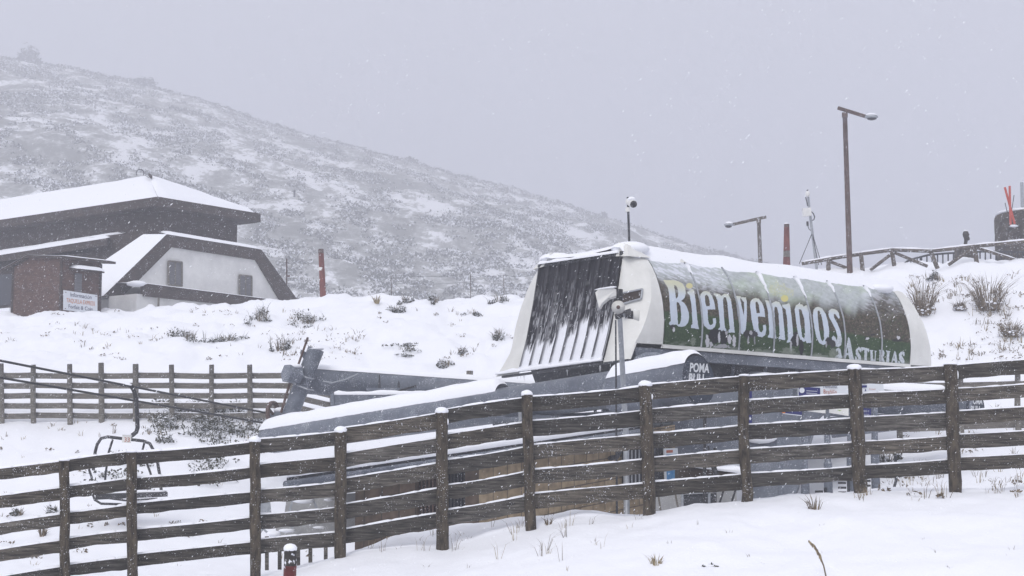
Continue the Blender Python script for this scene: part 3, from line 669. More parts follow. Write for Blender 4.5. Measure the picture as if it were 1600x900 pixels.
def mural(X, Y_):
    """printed artwork, in the artwork's own traced coordinates"""
    px, py = X, Y_
    top = 402+(px-1010)*.132; bot = 541+(px-1036)*.082; h = (py-top)/(bot-top)        # 0 top .. 1 bottom
    g = 486+(px-1040)*.126-1.5*np.sin(px*.03); tree = np.interp(px, [1000, 1150, 1180, 1290, 1350, 1360, 1430], [432, 447, 462, 476, 482, 462, 462])+ (fbm(px*.07, py*0, 3, 2)-.5)*22
    n1 = fbm(px*.25, py*.25, 4, 1)[..., None]; n2 = fbm(px*.6, py*.6, 3, 7)[..., None]
    skyc = np.array([.30, .335, .33])+n1*.18+np.array([.02, .05, -.03])*sstep(.4, .6, fbm(px*.02, py*.04, 3, 12))[..., None]
    treec = np.array([.03, .024, .015])+(n2**2.4)*np.array([.17, .145, .105])+sstep(.6, .8, fbm(px*.35, py*.35, 3, 90))[..., None]*np.array([.0, .02, .0])
    grass = np.array([.014, .038, .010])+n2*n2*np.array([.06, .085, .035])
    a = sstep(-12, 14, py-tree)[..., None]; col = skyc*(1-a)+treec*a
    a = sstep(-2.2, 2.2, py-g)[..., None]; col = col*(1-a)+grass*a
    tint = sstep(1, 0, np.abs(px-1180)/30)*0
    # frosted, wind-driven snow on the upper part of some panels
    f = sstep(.40, .16, h+.24*(fbm(px*.05, py*.05, 3, 30)-.5))*np.interp(px, [1000, 1120, 1145, 1290, 1345, 1352, 1430], [.78, .75, .2, .2, .15, .45, .12])
    st = sstep(.40, .66, fbm((px+py)*.10, (py-px*.45)*.55, 3, 33)); f = np.clip(f*(.35+1.0*st), 0, .95)[..., None]
    col = col*(1-f)+np.array([.66, .68, .74])*f
    f2 = (sstep(.90, 1.0, h)*sstep(.42, .6, fbm(px*.08, py*.3, 3, 51))*.45)[..., None]; col = col*(1-f2)+np.array([.5, .52, .5])*f2
    def put(mask, c): col[mask] = c
    # letters
    m = np.zeros(px.shape, bool)
    for outer, holes in LET:
        k = inpoly(px, py, outer)
        for h_ in holes: k &= ~inpoly(px, py, h_)
        m |= k
    lt = 437+(px-1040)*.127; q = sstep(2, 26, py-lt)[..., None]
    big = (py < 520+(px-1040)*.2)
    lc = np.array([.60, .60, .44])*(1-q)+np.array([.54, .60, .68])*q; lc = lc*(.95+.1*n1)
    dot = inpoly(px, py, LET[8][0]); lc[dot] = np.array([.60, .55, .22]); dot = inpoly(px, py, LET[1][0]); lc[dot] = np.array([.60, .56, .30])
    low = (px > 1302) & (py > 525); lc[low] = np.array([.52, .56, .6])*(.75+.5*n2[low])
    col[m] = lc[m]
    # faint crest-like ornament on the fourth panel
    orn = inpoly(px, py, [(1201,452),(1203,444),(1209,446),(1213,436),(1219,446),(1225,441),(1229,449),(1240,452),(1241,462),(1228,466),(1205,461)]) & (vnoise(px*.9, py*.9, 3) > .42)
    col[orn] = col[orn]*.6+np.array([.55, .55, .25])*.4
    # cows and grey bushes in the meadow
    for cx, cy, rx, ry, c_ in ((1128, 541, 13, 3, .36), (1117, 525, 10, 11.5, .012), (1131, 527, 7.5, 11, .012), (1105, 533, 3, 10, .55), (1123.5, 527, 1.8, 9, .55), (1111, 538, 3, 4.5, .5), (1140, 530, 3, 7, .55), (1147, 533, 2.8, 9.5, .55), (1135, 520, 2, 3, .4),
                               (1051, 511, 4.6, 3.6, .02), (1053, 515, 2.0, 3.5, .5), (1168, 522, 6, 6.5, .02), (1177, 522, 6, 6, .035), (1173, 520, 2.5, 3, .4), (1169, 532, 1.3, 7, .3), (1179, 532, 1.2, 7, .25),
                               (1243, 533, 7, 9, .012), (1243, 522, 3, 4, .015), (1252, 543, 3.5, 13, .012), (1246, 531, 1.8, 10, .45), (1236, 541, 1.6, 9, .4), (1295, 533, 5, 6, .02), (1301, 537, 4, 6, .03), (1291, 538, 1.2, 5, .3),
                               (1355, 529, 3, 2, .5), (1352, 528, 1.5, 1.5, .03), (1364, 523, 4, 1.5, .02), (1404, 527.5, 2.4, 2.6, .5), (1402, 532, 9, 2, .02)):
        d = ((px-cx+1.2*(n1[..., 0]-.5)*rx)/rx)**2+((py-cy+2*(n2[..., 0]-.5)*2)/ry)**2
        put(d < 1, np.array([c_, c_, c_*1.06]))
    for cx, cy, rx, ry in ((1232, 549, 11, 7), (1302, 553, 9, 9), (1278, 558, 8, 6), (1083, 533, 5, 8), (1185, 548, 6, 4)):
        d = ((px-cx)/rx)**2+((py-cy)/ry)**2+(n2[..., 0]-.5)*1.8; k = d < .8; col[k] = col[k]*.35+np.array([.24, .27, .22])*.65*(.6+.8*n2[k])
    return np.clip(col, .004, .9)
seam_top = [1010, 1069, 1127, 1181, 1240, 1291, 1348, 1397]
s_edge = []
for x in seam_top:
    bs = min(np.linspace(-.3, 8.8, 911), key=lambda s: abs(proj(*S(s, 1.46, 4.02+sag(s)))[0]-x)); s_edge.append(float(bs))
s_edge[0] = 0; s_edge[-1] = 8.30
NZ = 240; zz_ = np.linspace(2.16, 4.02, NZ); tt_ = np.array([WT(z) for z in zz_])
# smooth the profile
for _ in range(30): tt_[1:-1] = (tt_[:-2]+tt_[2:])/2
for k in range(7):
    n_s = 110; ss = np.linspace(s_edge[k]+.012, s_edge[k+1]-.012, n_s)
    Sg, Zg = np.meshgrid(ss, zz_, indexing='ij'); Tg = np.broadcast_to(tt_, Sg.shape)-.004
    Xw = C0.x+AX.x*Sg+NX.x*Tg; Yw = C0.y+AX.y*Sg+NX.y*Tg; Zw = Zg+sag(1)*Sg
    a_, b_ = proj(Xw, Yw, Zw)
    cc = mural(a_, b_)
    mb = MB(); mb.v = np.stack([Xw, Yw, Zw], -1).reshape(-1, 3).tolist(); mb.c = cc.reshape(-1, 3).tolist()
    idx = np.arange(n_s*NZ).reshape(n_s, NZ); mb.f = np.stack([idx[:-1, :-1], idx[1:, :-1], idx[1:, 1:], idx[:-1, 1:]], -1).reshape(-1, 4).tolist(); mb.m = [0]*len(mb.f)
    build('mural_panel', mb, 'paint', CAN, smooth=True)
for k in range(8):
    s = s_edge[k]; pts = [S(s, tt_[j]+.008, zz_[j]+sag(s)) for j in range(0, NZ, 12)]+[S(s, tt_[-1]+.01, zz_[-1]+sag(s))]
    if 0 < k < 7:
        build('panel_seam', MB().tube(pts, .022, 6), 'galv', CAN, smooth=True)
        if k in (3, 4, 6, 1, 5):
            j0 = int(NZ*(.72 if k in (3, 4) else .84)); ms = MB(); pp = [S(s+.05*mnoise.noise(Vector((s, j*.1, 0))), tt_[j]+.015, zz_[j]+sag(s)) for j in range(j0, NZ, 8)]
            ms.tube(pp, [.015+.055*i/len(pp) for i in range(len(pp))], 7, jit=.3); build('seam_snow', ms, 'snowcap', CAN, smooth=True)
# fold of torn banner and wedge of snow at the last panel
wp = [S(7.45, 1.50, 4.03), S(7.85, 1.60, 3.80), S(8.28, 1.52, 3.97), S(8.3, 1.47, 4.03)]
build('snow_wedge', MB().ball(S(7.85, 1.46, 3.86), (.34, .28, .13), seg=14, rings=8, jit=.1), 'snowcap', CAN, smooth=True)
build('sill', MB().bar(S(-.02, 1.925, 2.115), S(8.32, 1.925, 2.115+sag(8.3)), .05, .075), 'fibre', CAN)
# station frame below the canopy
FRM = build('frame_beam', MB().bar(S(-.75, 1.80, 1.965), S(9.15, 1.80, 1.965+sag(9.1)), .18, .21), 'steel', ST)
build('frame_beam', MB().bar(S(-.9, -1.80, 1.9), S(9.1, -1.8, 1.85), .18, .25), 'steel', ST)
mb = MB()
for s in (-.6, 1.5, 3.6, 5.7, 7.8): mb.bar(S(s, -1.75, 1.88), S(s, 1.72, 1.88), .12, .16)
build('cross_member', mb, 'steeldk', ST)
mb = MB(); mb.box8([S(-.5, -1.6, 1.35), S(-.5, 1.45, 1.35), S(8.8, 1.45, 1.2), S(8.8, -1.6, 1.2), S(-.85, -1.6, 2.1), S(-.85, 1.6, 2.1), S(8.9, 1.6, 2.0), S(8.9, -1.6, 2.0)])
build('machinery_housing', mb, 'steeldk', ST)
pts = [P(988, 583, 31.35), P(990, 570, 31.35), P(997, 561, 31.35), P(1010, 556, 31.35), P(1026, 556, 31.35), P(1034, 560, 31.35)]
build('bent_pipe', MB().tube(pts, .075, 9), 'steel', ST, smooth=True)
# lattice of small pipes and brackets under the canopy
for i in range(8):
    s = .3+i*1.05; build('hanger', MB().bar(S(s, 1.55, 1.35), S(s+.1, 1.62, 1.95), .05, .07), 'steel', ST)
build('pipe', MB().tube([S(-.6, 1.7, 1.25), S(3, 1.72, 1.2), S(8.6, 1.7, 1.0)], .05, 8), 'galv', ST, smooth=True)
build('pipe', MB().tube([S(-.6, 1.8, .95), S(3, 1.82, .88), S(8.6, 1.8, .7)], .07, 8), 'steel', ST, smooth=True)

# big tubes
a, b_ = P(417, 687, 36.8), P(1000, 602, 30.2)
d = (b_-a).normalized(); T1 = build('guide_tube', MB().tube([a, a+d*.25, b_], [.30, .345, .37], 40), 'steel', ST, smooth=False)
for p in T1.data.polygons: p.use_smooth = len(p.vertices) == 4
build('tube_snow', snow_on_tube(a+d*.0, P(788, 629.5, 32.4), .335, .365, .16, 150, 38, 150, .12), 'snowcap', T1, smooth=True)
a2, b2 = P(985, 606, 30.35), P(1091, 594, 28.95); d2 = Vector((.70, -.70, .11)).normalized(); b2 = P(1091, 594, 28.95); a2 = b2-d2*2.1
T2 = build('drum', MB().tube([a2, a2+d2*.2, b2], [.38, .46, .47], 48), 'steel', ST)
for p in T2.data.polygons: p.use_smooth = len(p.vertices) == 4
build('tube_snow', snow_on_tube(a2+d2*.1, b2, .46, .475, .13, 50, 42, 150, .1), 'snowcap', T2, smooth=True)
def disc(c_, nrm, r, mat_, parent, rim=True):
    nrm = nrm.normalized(); x = UP.cross(nrm).normalized(); y = nrm.cross(x)
    o = build('end_disc', MB().tube([c_+nrm*.004, c_+nrm*.03], [r, r], 48), mat_, parent)
    return x, y
x, y = disc(b2, d2, .468, 'navy', T2)
o_ = b2+d2*.034
mb = MB(); text_mb('POMA', o_-x*.29+y*.15, x, y, .235, mb=mb, shear=.3, xs=.9, bold=.008); build('lettering', mb, 'textwhite', T2)
mb = text_mb('BULL', o_-x*.36-y*.06, x, y, .245, shear=.3, xs=.95, bold=.008); build('lettering', mb, 'textwhite', T2)
a3, b3 = P(1100, 603, 35.1), P(1523, 636, 31.2); d3 = (b3-a3).normalized()
T3 = build('guide_tube', MB().tube([a3, b3], [.29, .29], 40), 'steel', ST)
for p in T3.data.polygons: p.use_smooth = len(p.vertices) == 4
build('tube_snow', snow_on_tube(a3, P(1478, 633, 31.6), .29, .29, .10, 110, 44, 150, .12), 'snowcap', T3, smooth=True)
nd = Vector((.66, -.75, .05)).normalized(); x, y = disc(b3, nd, .315, 'navy', T3)
mb = MB(); o_ = b3+nd*.034; text_mb('POMA', o_-x*.2+y*.06, x, y, .17, mb=mb, shear=.3, xs=.9, bold=.006); build('lettering', mb, 'textwhite', T3)
mb = text_mb('BULL', o_-x*.24-y*.1, x, y, .17, shear=.3, bold=.006); build('lettering', mb, 'textwhite', T3)
a4, b4 = P(474, 594, 37.6), P(900, 622, 37.4)
T4 = build('guide_tube', MB().tube([a4, b4], [.335, .335], 36), 'steel', ST)
for p in T4.data.polygons: p.use_smooth = len(p.vertices) == 4
build('tube_snow', snow_on_tube(a4+Vector((.25, 0, 0)), b4, .335, .335, .05, 110, 52, 140, .04), 'snowcap', T4, smooth=True)
# lower box beam
a5, b5 = P(522, 629, 36.3), P(905, 628, 36.8); BB = build('box_beam', MB().bar(a5, b5, .35, .36), 'steel', ST)
build('beam_snow', snow_strip(MB(), a5+UP*.18, b5+UP*.18, .36, .1, 60, .4), 'snowcap', BB, smooth=True)
build('end_plate', MB().bar(a5-Vector((.06, .0, .03)), a5+Vector((.02, 0, -.03)), .46, .46), 'steel', BB)
mb = MB(); q = [P(572, 606, 36.6), P(640, 606, 36.6), P(616, 622, 36.6), P(600, 640, 36.6), P(578, 644, 36.6)]
build('gusset', MB().prism(q, Vector((0, .3, 0))), 'steel', ST)
for x_, y0_, y1_ in ((593, 604, 586), (623, 606, 588)):
    build('clamp', MB().tube([P(x_, y0_+8, 37.15), P(x_, y0_, 37.15), P(x_, y1_, 37.3)], [.04, .03, .015], 6), 'steeldk', ST)
build('hose', MB().tube([P(600, 628, 36.5), P(612, 616, 36.4), P(625, 610, 36.4), P(650, 603, 36.6)], .025, 6), 'black', ST)
build('rope', MB().tube([P(505, 596, 37.0), P(520, 598, 37.0), P(540, 593, 37.0), P(560, 584, 37.0)], .018, 5), 'galv', ST)
# leaning cylinder with motor box and return wheel
cB, cT = P(449, 660, 37.0), P(494, 545, 37.0); dd = (cT-cB).normalized()
build('leaning_cylinder', MB().tube([cB-dd*.3, cT], [.20, .20], 36), 'steel', ST, smooth=False)
build('cylinder_snow', MB().ball(cT+Vector((0, 0, .0)), (.2, .22, .05), seg=16, rings=6), 'snowcap', ST, smooth=True)
lug = P(474, 553, 37.0); build('lug', MB().prism([P(470, 546, 36.9), P(482, 552, 36.9), P(478, 566, 36.9), P(469, 553, 36.9)], Vector((0, .12, 0))), 'steel', ST)
h0 = P(458, 583, 36.75); hd = Vector((.62, .55, -.1)).normalized(); hb_ = P(447, 583, 36.5)
HX = build('hexagonal_housing', MB().tube([hb_, hb_+hd*.35], [.23, .23], 6), 'steel', ST)
build('housing_snow', MB().ball(hb_+hd*.22+UP*.2, (.2, .18, .06), seg=12, rings=6), 'snowcap', HX, smooth=True)
mb = MB().tube([P(481, 527, 36.8), P(466, 570, 36.8)], .028, 7); build('threaded_rod', mb, 'rust', ST)
mb = MB().tube([P(453, 598, 36.8), P(439, 645, 36.8)], .032, 7); build('threaded_rod', mb, 'rust', ST)
for dy_ in (0, 18):
    e = [P(464, 584+dy_, 36.7), P(480, 590+dy_, 36.6), P(490, 592+dy_, 36.8)]; build('strap', MB().tube(e, .02, 6), 'galv', ST)
build('ladder_rail', MB().tube([P(466, 582, 36.6), P(460, 602, 36.6)], .02, 6), 'galv', ST)
wc = P(430, 651, 37.3); wn = Vector((.9, -.35, .2)).normalized(); wx = UP.cross(wn).normalized(); wy = wn.cross(wx)
ring = [wc+wx*.34*math.cos(i/24*6.2832)+wy*.34*math.sin(i/24*6.2832) for i in range(25)]
WH = build('return_wheel', MB().tube(ring, .055, 7, cap=False), 'rust', ST, smooth=True)
mb = MB()
for i in range(5): mb.bar(wc, wc+wx*.33*math.cos(i*1.2566)+wy*.33*math.sin(i*1.2566), .05, .05)
build('spokes', mb, 'rust', WH); build('hub', MB().tube([wc-wn*.12, wc+wn*.3], .11, 12), 'steel', WH)
build('wheel_snow', MB().ball(wc+Vector((.15, 0, .16)), (.2, .15, .07), seg=10, rings=6), 'snowcap', WH, smooth=True)
build('arm', MB().bar(wc+wn*.1, cB+dd*.25, .14, .1), 'steel', ST)
# column carrying the station
q = [P(1162, 800, 30.9), P(1228, 800, 30.9), P(1243, 770, 30.9), P(1256, 720, 30.9), P(1275, 655, 30.9), P(1320, 612, 30.9), P(1320, 590, 30.9), P(1060, 590, 30.9), P(1052, 650, 30.9), P(1052, 716, 30.9), P(1160, 716, 30.9)]
SC = build('support_column', MB().prism(q, Vector((.3, 1.3, 0))), 'steel', ST)
build('column_snow', MB().ball(P(1188, 685, 30.8), (.35, .12, .1), seg=12, rings=6, jit=.2), 'snowcap', SC, smooth=True)
build('cabinet', MB().bar(P(1242, 608, 29.8), P(1282, 608, 29.8), .5, .28), 'steel', ST)
build('cabinet_snow', MB().ball(P(1262, 603, 29.7), (.34, .25, .1), seg=14, rings=6), 'snowcap', ST, smooth=True)
build('pipe', MB().tube([P(1275, 612, 29.8), P(1330, 616, 29.9)], .09, 10), 'steel', ST, smooth=True)
build('pipe_snow', snow_strip(MB(), P(1270, 609, 29.75), P(1345, 616, 29.9), .16, .11, 16), 'snowcap', ST, smooth=True)
# dark drive machinery between tube and hut roof
q = [P(786, 652, 31.9), P(1062, 636, 31.9), P(1062, 690, 31.9), P(786, 700, 31.9)]
build('drive_unit', MB().prism(q, Vector((.3, .9, 0))), 'steeldk', ST)
for y_, r_w, m_ in ((652, .10, 'steel'), (672, .05, 'galv')): build('pipe', MB().tube([P(770, y_+8, 31.5), P(900, y_+1, 31.4), P(1075, y_-10, 31.2)], r_w, 10), m_, ST, smooth=True)
for x_ in (812, 868, 930, 992, 1036): build('hanger', MB().bar(P(x_, 640, 31.4), P(x_+2, 690, 31.4), .06, .06), 'steel' if x_ % 4 else 'galv', ST)
build('gear_cover', MB().tube([P(845, 668, 31.5), P(845, 668, 31.8)], .28, 20), 'steel', ST); build('gear_cover', MB().tube([P(960, 662, 31.5), P(960, 662, 31.8)], .34, 20), 'steel', ST)
# rear legs, seen through the fence
for s in (1.5, 6.8): build('rear_leg', MB().bar(S(s, -1.4, -2.6), S(s, -1.4, 1.9), .35, .35), 'steel', ST)
# tank-like grey hull hanging under the far half
q = [P(1290, 652, 32.5), P(1500, 640, 32.5), P(1470, 662, 32.5), P(1400, 672, 32.5), P(1300, 684, 32.5)]
build('lower_cowling', MB().prism(q, Vector((.2, .8, 0))), 'steel', ST)

# ================================================================== CABLES + CHAIR
def cable(pA, pB, label, r=.024):
    d = pA-pB; far = pB+d*3.6
    mb = MB(); n = 24; pts = []
    for i in range(n+1):
        t = i/n; p = pB.lerp(far, t); p.z -= .0*t; pts.append(p)
    return single('haul_cable', mb.tube(pts, r, 7), 'cable', label, 'cable', smooth=True)
cA0 = P(196, 602, 32.0); cA1 = P(420, 646, 37.3)
cable(cA0, cA1, 'upper dark haul cable carrying the hanging chair, running down to the return wheel')
cable(P(0, 590, 28.3), P(424, 663, 37.3), 'lower dark haul cable crossing the far fence without a chair, ending under the wheel')
CH = thing('lift_chair', 'dark snow-dusted chairlift chair hanging empty from the upper cable behind the near fence', 'lift chair', tuple(P(200, 785, 32)))
Yc = 32.0
def c_(px, py, dY=0): return P(px, py, Yc+dY)
build('grip', MB().bar(c_(178, 599), c_(206, 604), .07, .06), 'black', CH)
build('grip_snow', snow_strip(MB(), c_(176, 597.5), c_(206, 602.5), .08, .035, 8), 'snowcap', CH, smooth=True)
build('hanger', MB().tube([c_(205, 603), c_(210, 612), c_(212.5, 625), c_(214, 645), c_(215, 668), c_(213, 675), c_(207, 680), c_(199, 684)], .045, 10), 'black', CH, smooth=True)
fr = [c_(146, 735), c_(146.5, 722), c_(149, 705), c_(152, 694), c_(158, 685), c_(168, 682.5), c_(197, 686), c_(224, 689), c_(234, 693), c_(240, 704), c_(246, 722), c_(250, 745), c_(252, 768)]
build('frame', MB().tube(fr, .033, 9), 'black', CH, smooth=True)
build('frame', MB().tube([c_(176, 687, .1), c_(170, 706, .2), c_(165, 740, .35), c_(163, 768, .4)], .024, 8), 'black', CH, smooth=True)
build('frame', MB().tube([c_(226, 690, .1), c_(222, 706, .2), c_(230, 725, .35), c_(236, 742, .4)], .024, 8), 'black', CH, smooth=True)
build('side_arm', MB().tube([c_(139, 733, -.2), c_(143, 745, -.2), c_(144, 770, -.25), c_(148, 781, -.25), c_(158, 787, -.25), c_(190, 788, -.25)], .025, 8), 'black', CH, smooth=True)
seat = build('seat', MB().box8([c_(149, 781, -.25), c_(262, 776, -.25), c_(256, 772, .3), c_(152, 777, .3), c_(149, 773, -.25), c_(262, 769, -.25), c_(256, 766, .3), c_(152, 769, .3)]), 'black', CH)
build('seat_snow', snow_strip(MB(), c_(165, 771, .0), c_(258, 768, .0), .36, .035, 16), 'snowcap', seat, smooth=True)
build('backrest', MB().box8([c_(158, 767, .3), c_(236, 765, .3), c_(236, 765, .35), c_(158, 767, .35), c_(158, 757, .4), c_(238, 755, .4), c_(238, 755, .45), c_(158, 757, .45)]), 'black', CH)
build('footrest', MB().tube([c_(150, 776, -.35), c_(196, 782, -.4), c_(246, 779, -.35)], .02, 8), 'black', CH)
pl = build('number_plate', MB().bar(c_(191, 685, -.06), c_(205, 686, -.06), .02, .17), 'white', CH)
mb = MB(); text_mb('33', c_(193.5, 690, -.08), (1, 0, -.05), (0, 0, 1), .13, mb=mb, depth=.0); build('plate_number', mb, 'textred', pl)
build('plate_snow', snow_strip(MB(), c_(190, 679, -.06), c_(205, 680, -.06), .05, .04, 6), 'snowcap', pl, smooth=True)

# ================================================================== LOUDSPEAKER POLE
Yl = 27.0
b = gp(979, Yl); LP = thing('loudspeaker_pole', 'slim galvanised pole with white horn loudspeakers in front of the canopy', 'loudspeaker pole', tuple(b))
b.z -= .2
build('pole', MB().tube([b, P(978, 680, Yl), P(966.5, 458, Yl)], [.058, .052, .040], 12), 'galv', LP, smooth=True)
build('bracket', MB().tube([P(968, 452, Yl), P(968, 473, Yl)], .06, 10), 'black', LP); build('bracket', MB().tube([P(966, 490, Yl-.02), P(968, 497, Yl)], .075, 10), 'black', LP)
def horn(px, py, sx, dirv, r1, L, nm='horn_loudspeaker'):
    c0 = P(px, py, Yl-.1); dv = Vector(dirv).normalized(); mb = MB()
    mb.tube([c0-dv*L, c0-dv*L*.5, c0-dv*L*.15, c0, c0-dv*.02, c0-dv*L*.4], [r1*.28, r1*.42, r1*.75, r1, r1*.92, r1*.3], 24, cap=False)
    return build(nm, mb, 'fibre', LP, smooth=True)
hn = horn(966, 480, 1, (-.15, -1, -.08), .12, .22); build('horn_driver', MB().ball(P(966, 480, Yl-.16), (.035, .05, .035)), 'rust', hn, smooth=True)
q = [P(930, 457, Yl-.25), P(935, 452, Yl-.25), P(958, 450, Yl-.1), P(963, 452, Yl-.05), P(963, 462, Yl-.05), P(950, 466, Yl-.15), P(940, 474, Yl-.25), P(936, 481, Yl-.25), P(933, 470, Yl-.25)]
hs_ = build('horn_loudspeaker', MB().prism(q, Vector((.05, .28, 0))), 'fibre', LP); build('horn_snow', snow_strip(MB(), P(933, 452.5, Yl-.15), P(960, 449.5, Yl), .2, .03, 8), 'snowcap', hs_, smooth=True)
build('side_arm', MB().tube([P(968, 493, Yl), P(985, 492, Yl)], .03, 8), 'galv', LP); h3 = build('horn_loudspeaker', MB().tube([P(982, 492, Yl), P(999, 493, Yl)], [.05, .1], 16), 'fibre', LP, smooth=True)
build('loudspeaker_cap', MB().tube([P(977, 492, Yl-.02), P(989, 492, Yl-.02)], [.062, .075], 14), 'black', LP)
b = gp(963, 28); single('thin_mast', MB().tube([b-UP*.2, P(962, 500, 28)], [.025, .015], 8), 'steeldk', 'thin dark rod standing just left of the loudspeaker pole', 'mast', loc=tuple(b))

# ================================================================== STATION HUT
HW = Vector((.6, .8, 0)); h0 = P(556, 700, 23.3); h0.z = 0; HNRM = Vector((.8, -.6, 0)); SL = .088   # slope of the whole wall line
HUTX0 = h0
HBK = Vector((.1, 1, 0))
def H(u, v, z): return HUTX0+HW*u+HBK*v+UP*(z+SL*u)    # u along wall, v back, z up
HUT = thing('station_hut', 'tan block-walled hut with a sloping snow-covered sheet roof behind the near fence', 'hut', tuple(H(4.8, 1.5, -3.2)))
LEN = 9.35; ztop = -.36
def wall(uvu0, u1, mat_):
    me = MB(); me.v = [tuple(H(uvu0, 0, -3.2)), tuple(H(u1, 0, -3.2)), tuple(H(u1, 0, ztop)), tuple(H(uvu0, 0, ztop)), tuple(H(uvu0, 2.4, -3.2)), tuple(H(u1, 2.4, -3.2)), tuple(H(u1, 2.4, ztop)), tuple(H(uvu0, 2.4, ztop))]
    me.f = [(0, 1, 2, 3), (1, 5, 6, 2), (5, 4, 7, 6), (4, 0, 3, 7), (3, 2, 6, 7)]; me.m = [0]*5
    o = build('block_wall', me, mat_, HUT); uvl = o.data.uv_layers.new(name='UVMap')
    uvp = {0: (uvu0, 0), 1: (u1, 0), 2: (u1, 3.2+ztop), 3: (uvu0, 3.2+ztop)}
    for p in o.data.polygons:
        for li, vi in zip(p.loop_indices, p.vertices):
            co_ = o.data.vertices[vi].co+ROOTLOC[HUT]; q = co_-HUTX0; u_ = q.dot(HW); v_ = -q.dot(HNRM); uvl.data[li].uv = (u_+v_, q.z-SL*u_+3.2)
    return o
mbrown = M['blocks'].copy(); mbrown.name = 'brown_block_masonry'
for nd_ in mbrown.node_tree.nodes:
    if nd_.type == 'TEX_BRICK': nd_.inputs['Color1'].default_value = (.10, .075, .055, 1); nd_.inputs['Color2'].default_value = (.15, .11, .08, 1); nd_.inputs['Mortar'].default_value = (.06, .05, .04, 1)
M['bblocks'] = mbrown
wall(.0, 3.0, 'bblocks'); wall(3.0, LEN, 'blocks')
r0 = -1.35
rf = [H(r0, -.28, -.30), H(LEN-.9, -.28, -.30), H(LEN-.9, 1.9, -.24), H(r0, 1.9, -.24)]
RF = build('roof', MB().box8([p-UP*.08 for p in rf]+[p for p in rf]), 'steeldk', HUT)
build('gutter', MB().tube([H(r0, -.33, -.40), H(LEN-.9, -.33, -.40)], .06, 10), 'steel', HUT, smooth=True)
mb = MB(); n = 90; rows = []
for i in range(n+1):
    u = r0+(LEN-.95-r0)*i/n; e = -.31+.03*mnoise.noise(Vector((u*3, 0, 0)))+.02*mnoise.noise(Vector((u*9, 2, 0))); th = .10*(1+.2*mnoise.noise(Vector((u, 3, 0))))*(1 if 0 < i < n else .3)
    rows.append([H(u, e+.02, -.30), H(u, e, -.30+th*.6), H(u, e+.1, -.29+th), H(u, .5, -.28+th*1.2), H(u, 1.2, -.26+th*1.2), H(u, 1.88, -.24+th), H(u, 1.9, -.25)])
mb.quadgrid(rows); build('roof_snow', mb, 'snowcap', RF, smooth=True)
for i in range(26):
    u = r0+.2+i*.40; build('roof_rib', MB().ball(H(u, -.31, -.335), (.035, .035, .03), seg=8, rings=5), 'black', RF)
def winrect(px0, py0, px1, py1, bars, mat_, barmat, off=-.03):
    """window on the hut wall, given by picture coordinates of its two corners"""
    def onwall(px, py):
        u_ = (px-800)/F; v_ = (450-py)/F; dv = Vector((u_, CP-v_*SP, SP+v_*CP)); t = (HUTX0.dot(HNRM)-off)/dv.dot(HNRM); return dv*t
    A_, B_, C_, D_ = onwall(px0, py1), onwall(px1, py1-(px1-px0)*.1), onwall(px1, py0-(px1-px0)*.1), onwall(px0, py0)
    w_ = build('barred_window', MB().prism([A_, B_, C_, D_], HNRM*.03), mat_, HUT); mb = MB()
    for i in range(bars+1):
        t = i/bars; build('bar', MB().bar(A_.lerp(B_, t)+HNRM*.05, D_.lerp(C_, t)+HNRM*.05, .02, .02), barmat, w_)
    for t in (0, .33, .66, 1): build('cross_bar', MB().bar(A_.lerp(D_, t)+HNRM*.05, B_.lerp(C_, t)+HNRM*.05, .02, .02), barmat, w_)
    return w_
winrect(701, 737, 722, 795, 4, 'glass', 'black'); winrect(655, 745, 684, 806, 5, 'darkbrown', 'rust'); winrect(972, 700, 1001, 757, 5, 'glass', 'galv'); winrect(1013, 695, 1034, 752, 4, 'steeldk', 'black')
# downpipe elbow
def onw(px, py, off=.06):
    u_ = (px-800)/F; v_ = (450-py)/F; dv = Vector((u_, CP-v_*SP, SP+v_*CP)); return dv*((HUTX0.dot(HNRM)+off)/dv.dot(HNRM))
build('downpipe', MB().tube([onw(968, 690), onw(968, 706), onw(964, 714), onw(953, 716)], .045, 8), 'steeldk', HUT, smooth=True)
# blue notice board on the hut corner
pb = [onw(1038, 754, .12), onw(1059, 750, .12), onw(1057, 700, .12), onw(1036, 701, .12)]
NB = thing('notice_board', 'bright blue framed notice board on the hut wall beside its right corner', 'notice board', tuple(pb[0]))
build('board', MB().prism(pb, HNRM*.03), 'signwhite', NB)
def inner(q, m0, m1, n0, n1, off): return [q[0].lerp(q[1], a).lerp(q[3].lerp(q[2], a), b)+HNRM*off for a, b in ((m0, n0), (m1, n0), (m1, n1), (m0, n1))]
build('poster', MB().poly(inner(pb, .08, .92, .05, .82, .036)), 'posterblue', NB)
build('header', MB().poly(inner(pb, .12, .6, .87, .95, .036)), 'textred', NB)

# ================================================================== LOW SHED, FRAME
def wallquad(pts, Y, thick, mat_, name, parent): return build(name, MB().prism([P(x, y, Y) for x, y in pts], Vector((.15, thick, 0))), mat_, parent)
b = P(1085, 840, 26.3); SH = thing('low_shed', 'low grey-white rendered shed with snowy roof between the hut and the grey column', 'shed', tuple(b))
wallquad([(1012, 850), (1151, 850), (1151, 742), (1061, 732), (1061, 757), (1012, 765)], 26.3, 1.6, 'greyrender', 'wall', SH)
wallquad([(1068, 800), (1106, 800), (1106, 771), (1068, 773)], 26.22, .05, 'steeldk', 'door', SH)
mb = MB()
for p_, q_ in (((1066, 802), (1066, 771)), ((1066, 770.5), (1108, 769)), ((1108, 769), (1108, 802))): mb.bar(P(*p_, 26.18), P(*q_, 26.18), .04, .04)
build('door_frame', mb, 'galv', SH)
rq = [(1060, 729), (1155, 740), (1155, 747), (1100, 743), (1060, 752)]
wallquad(rq, 26.1, 2.0, 'darkbrown', 'roof', SH)
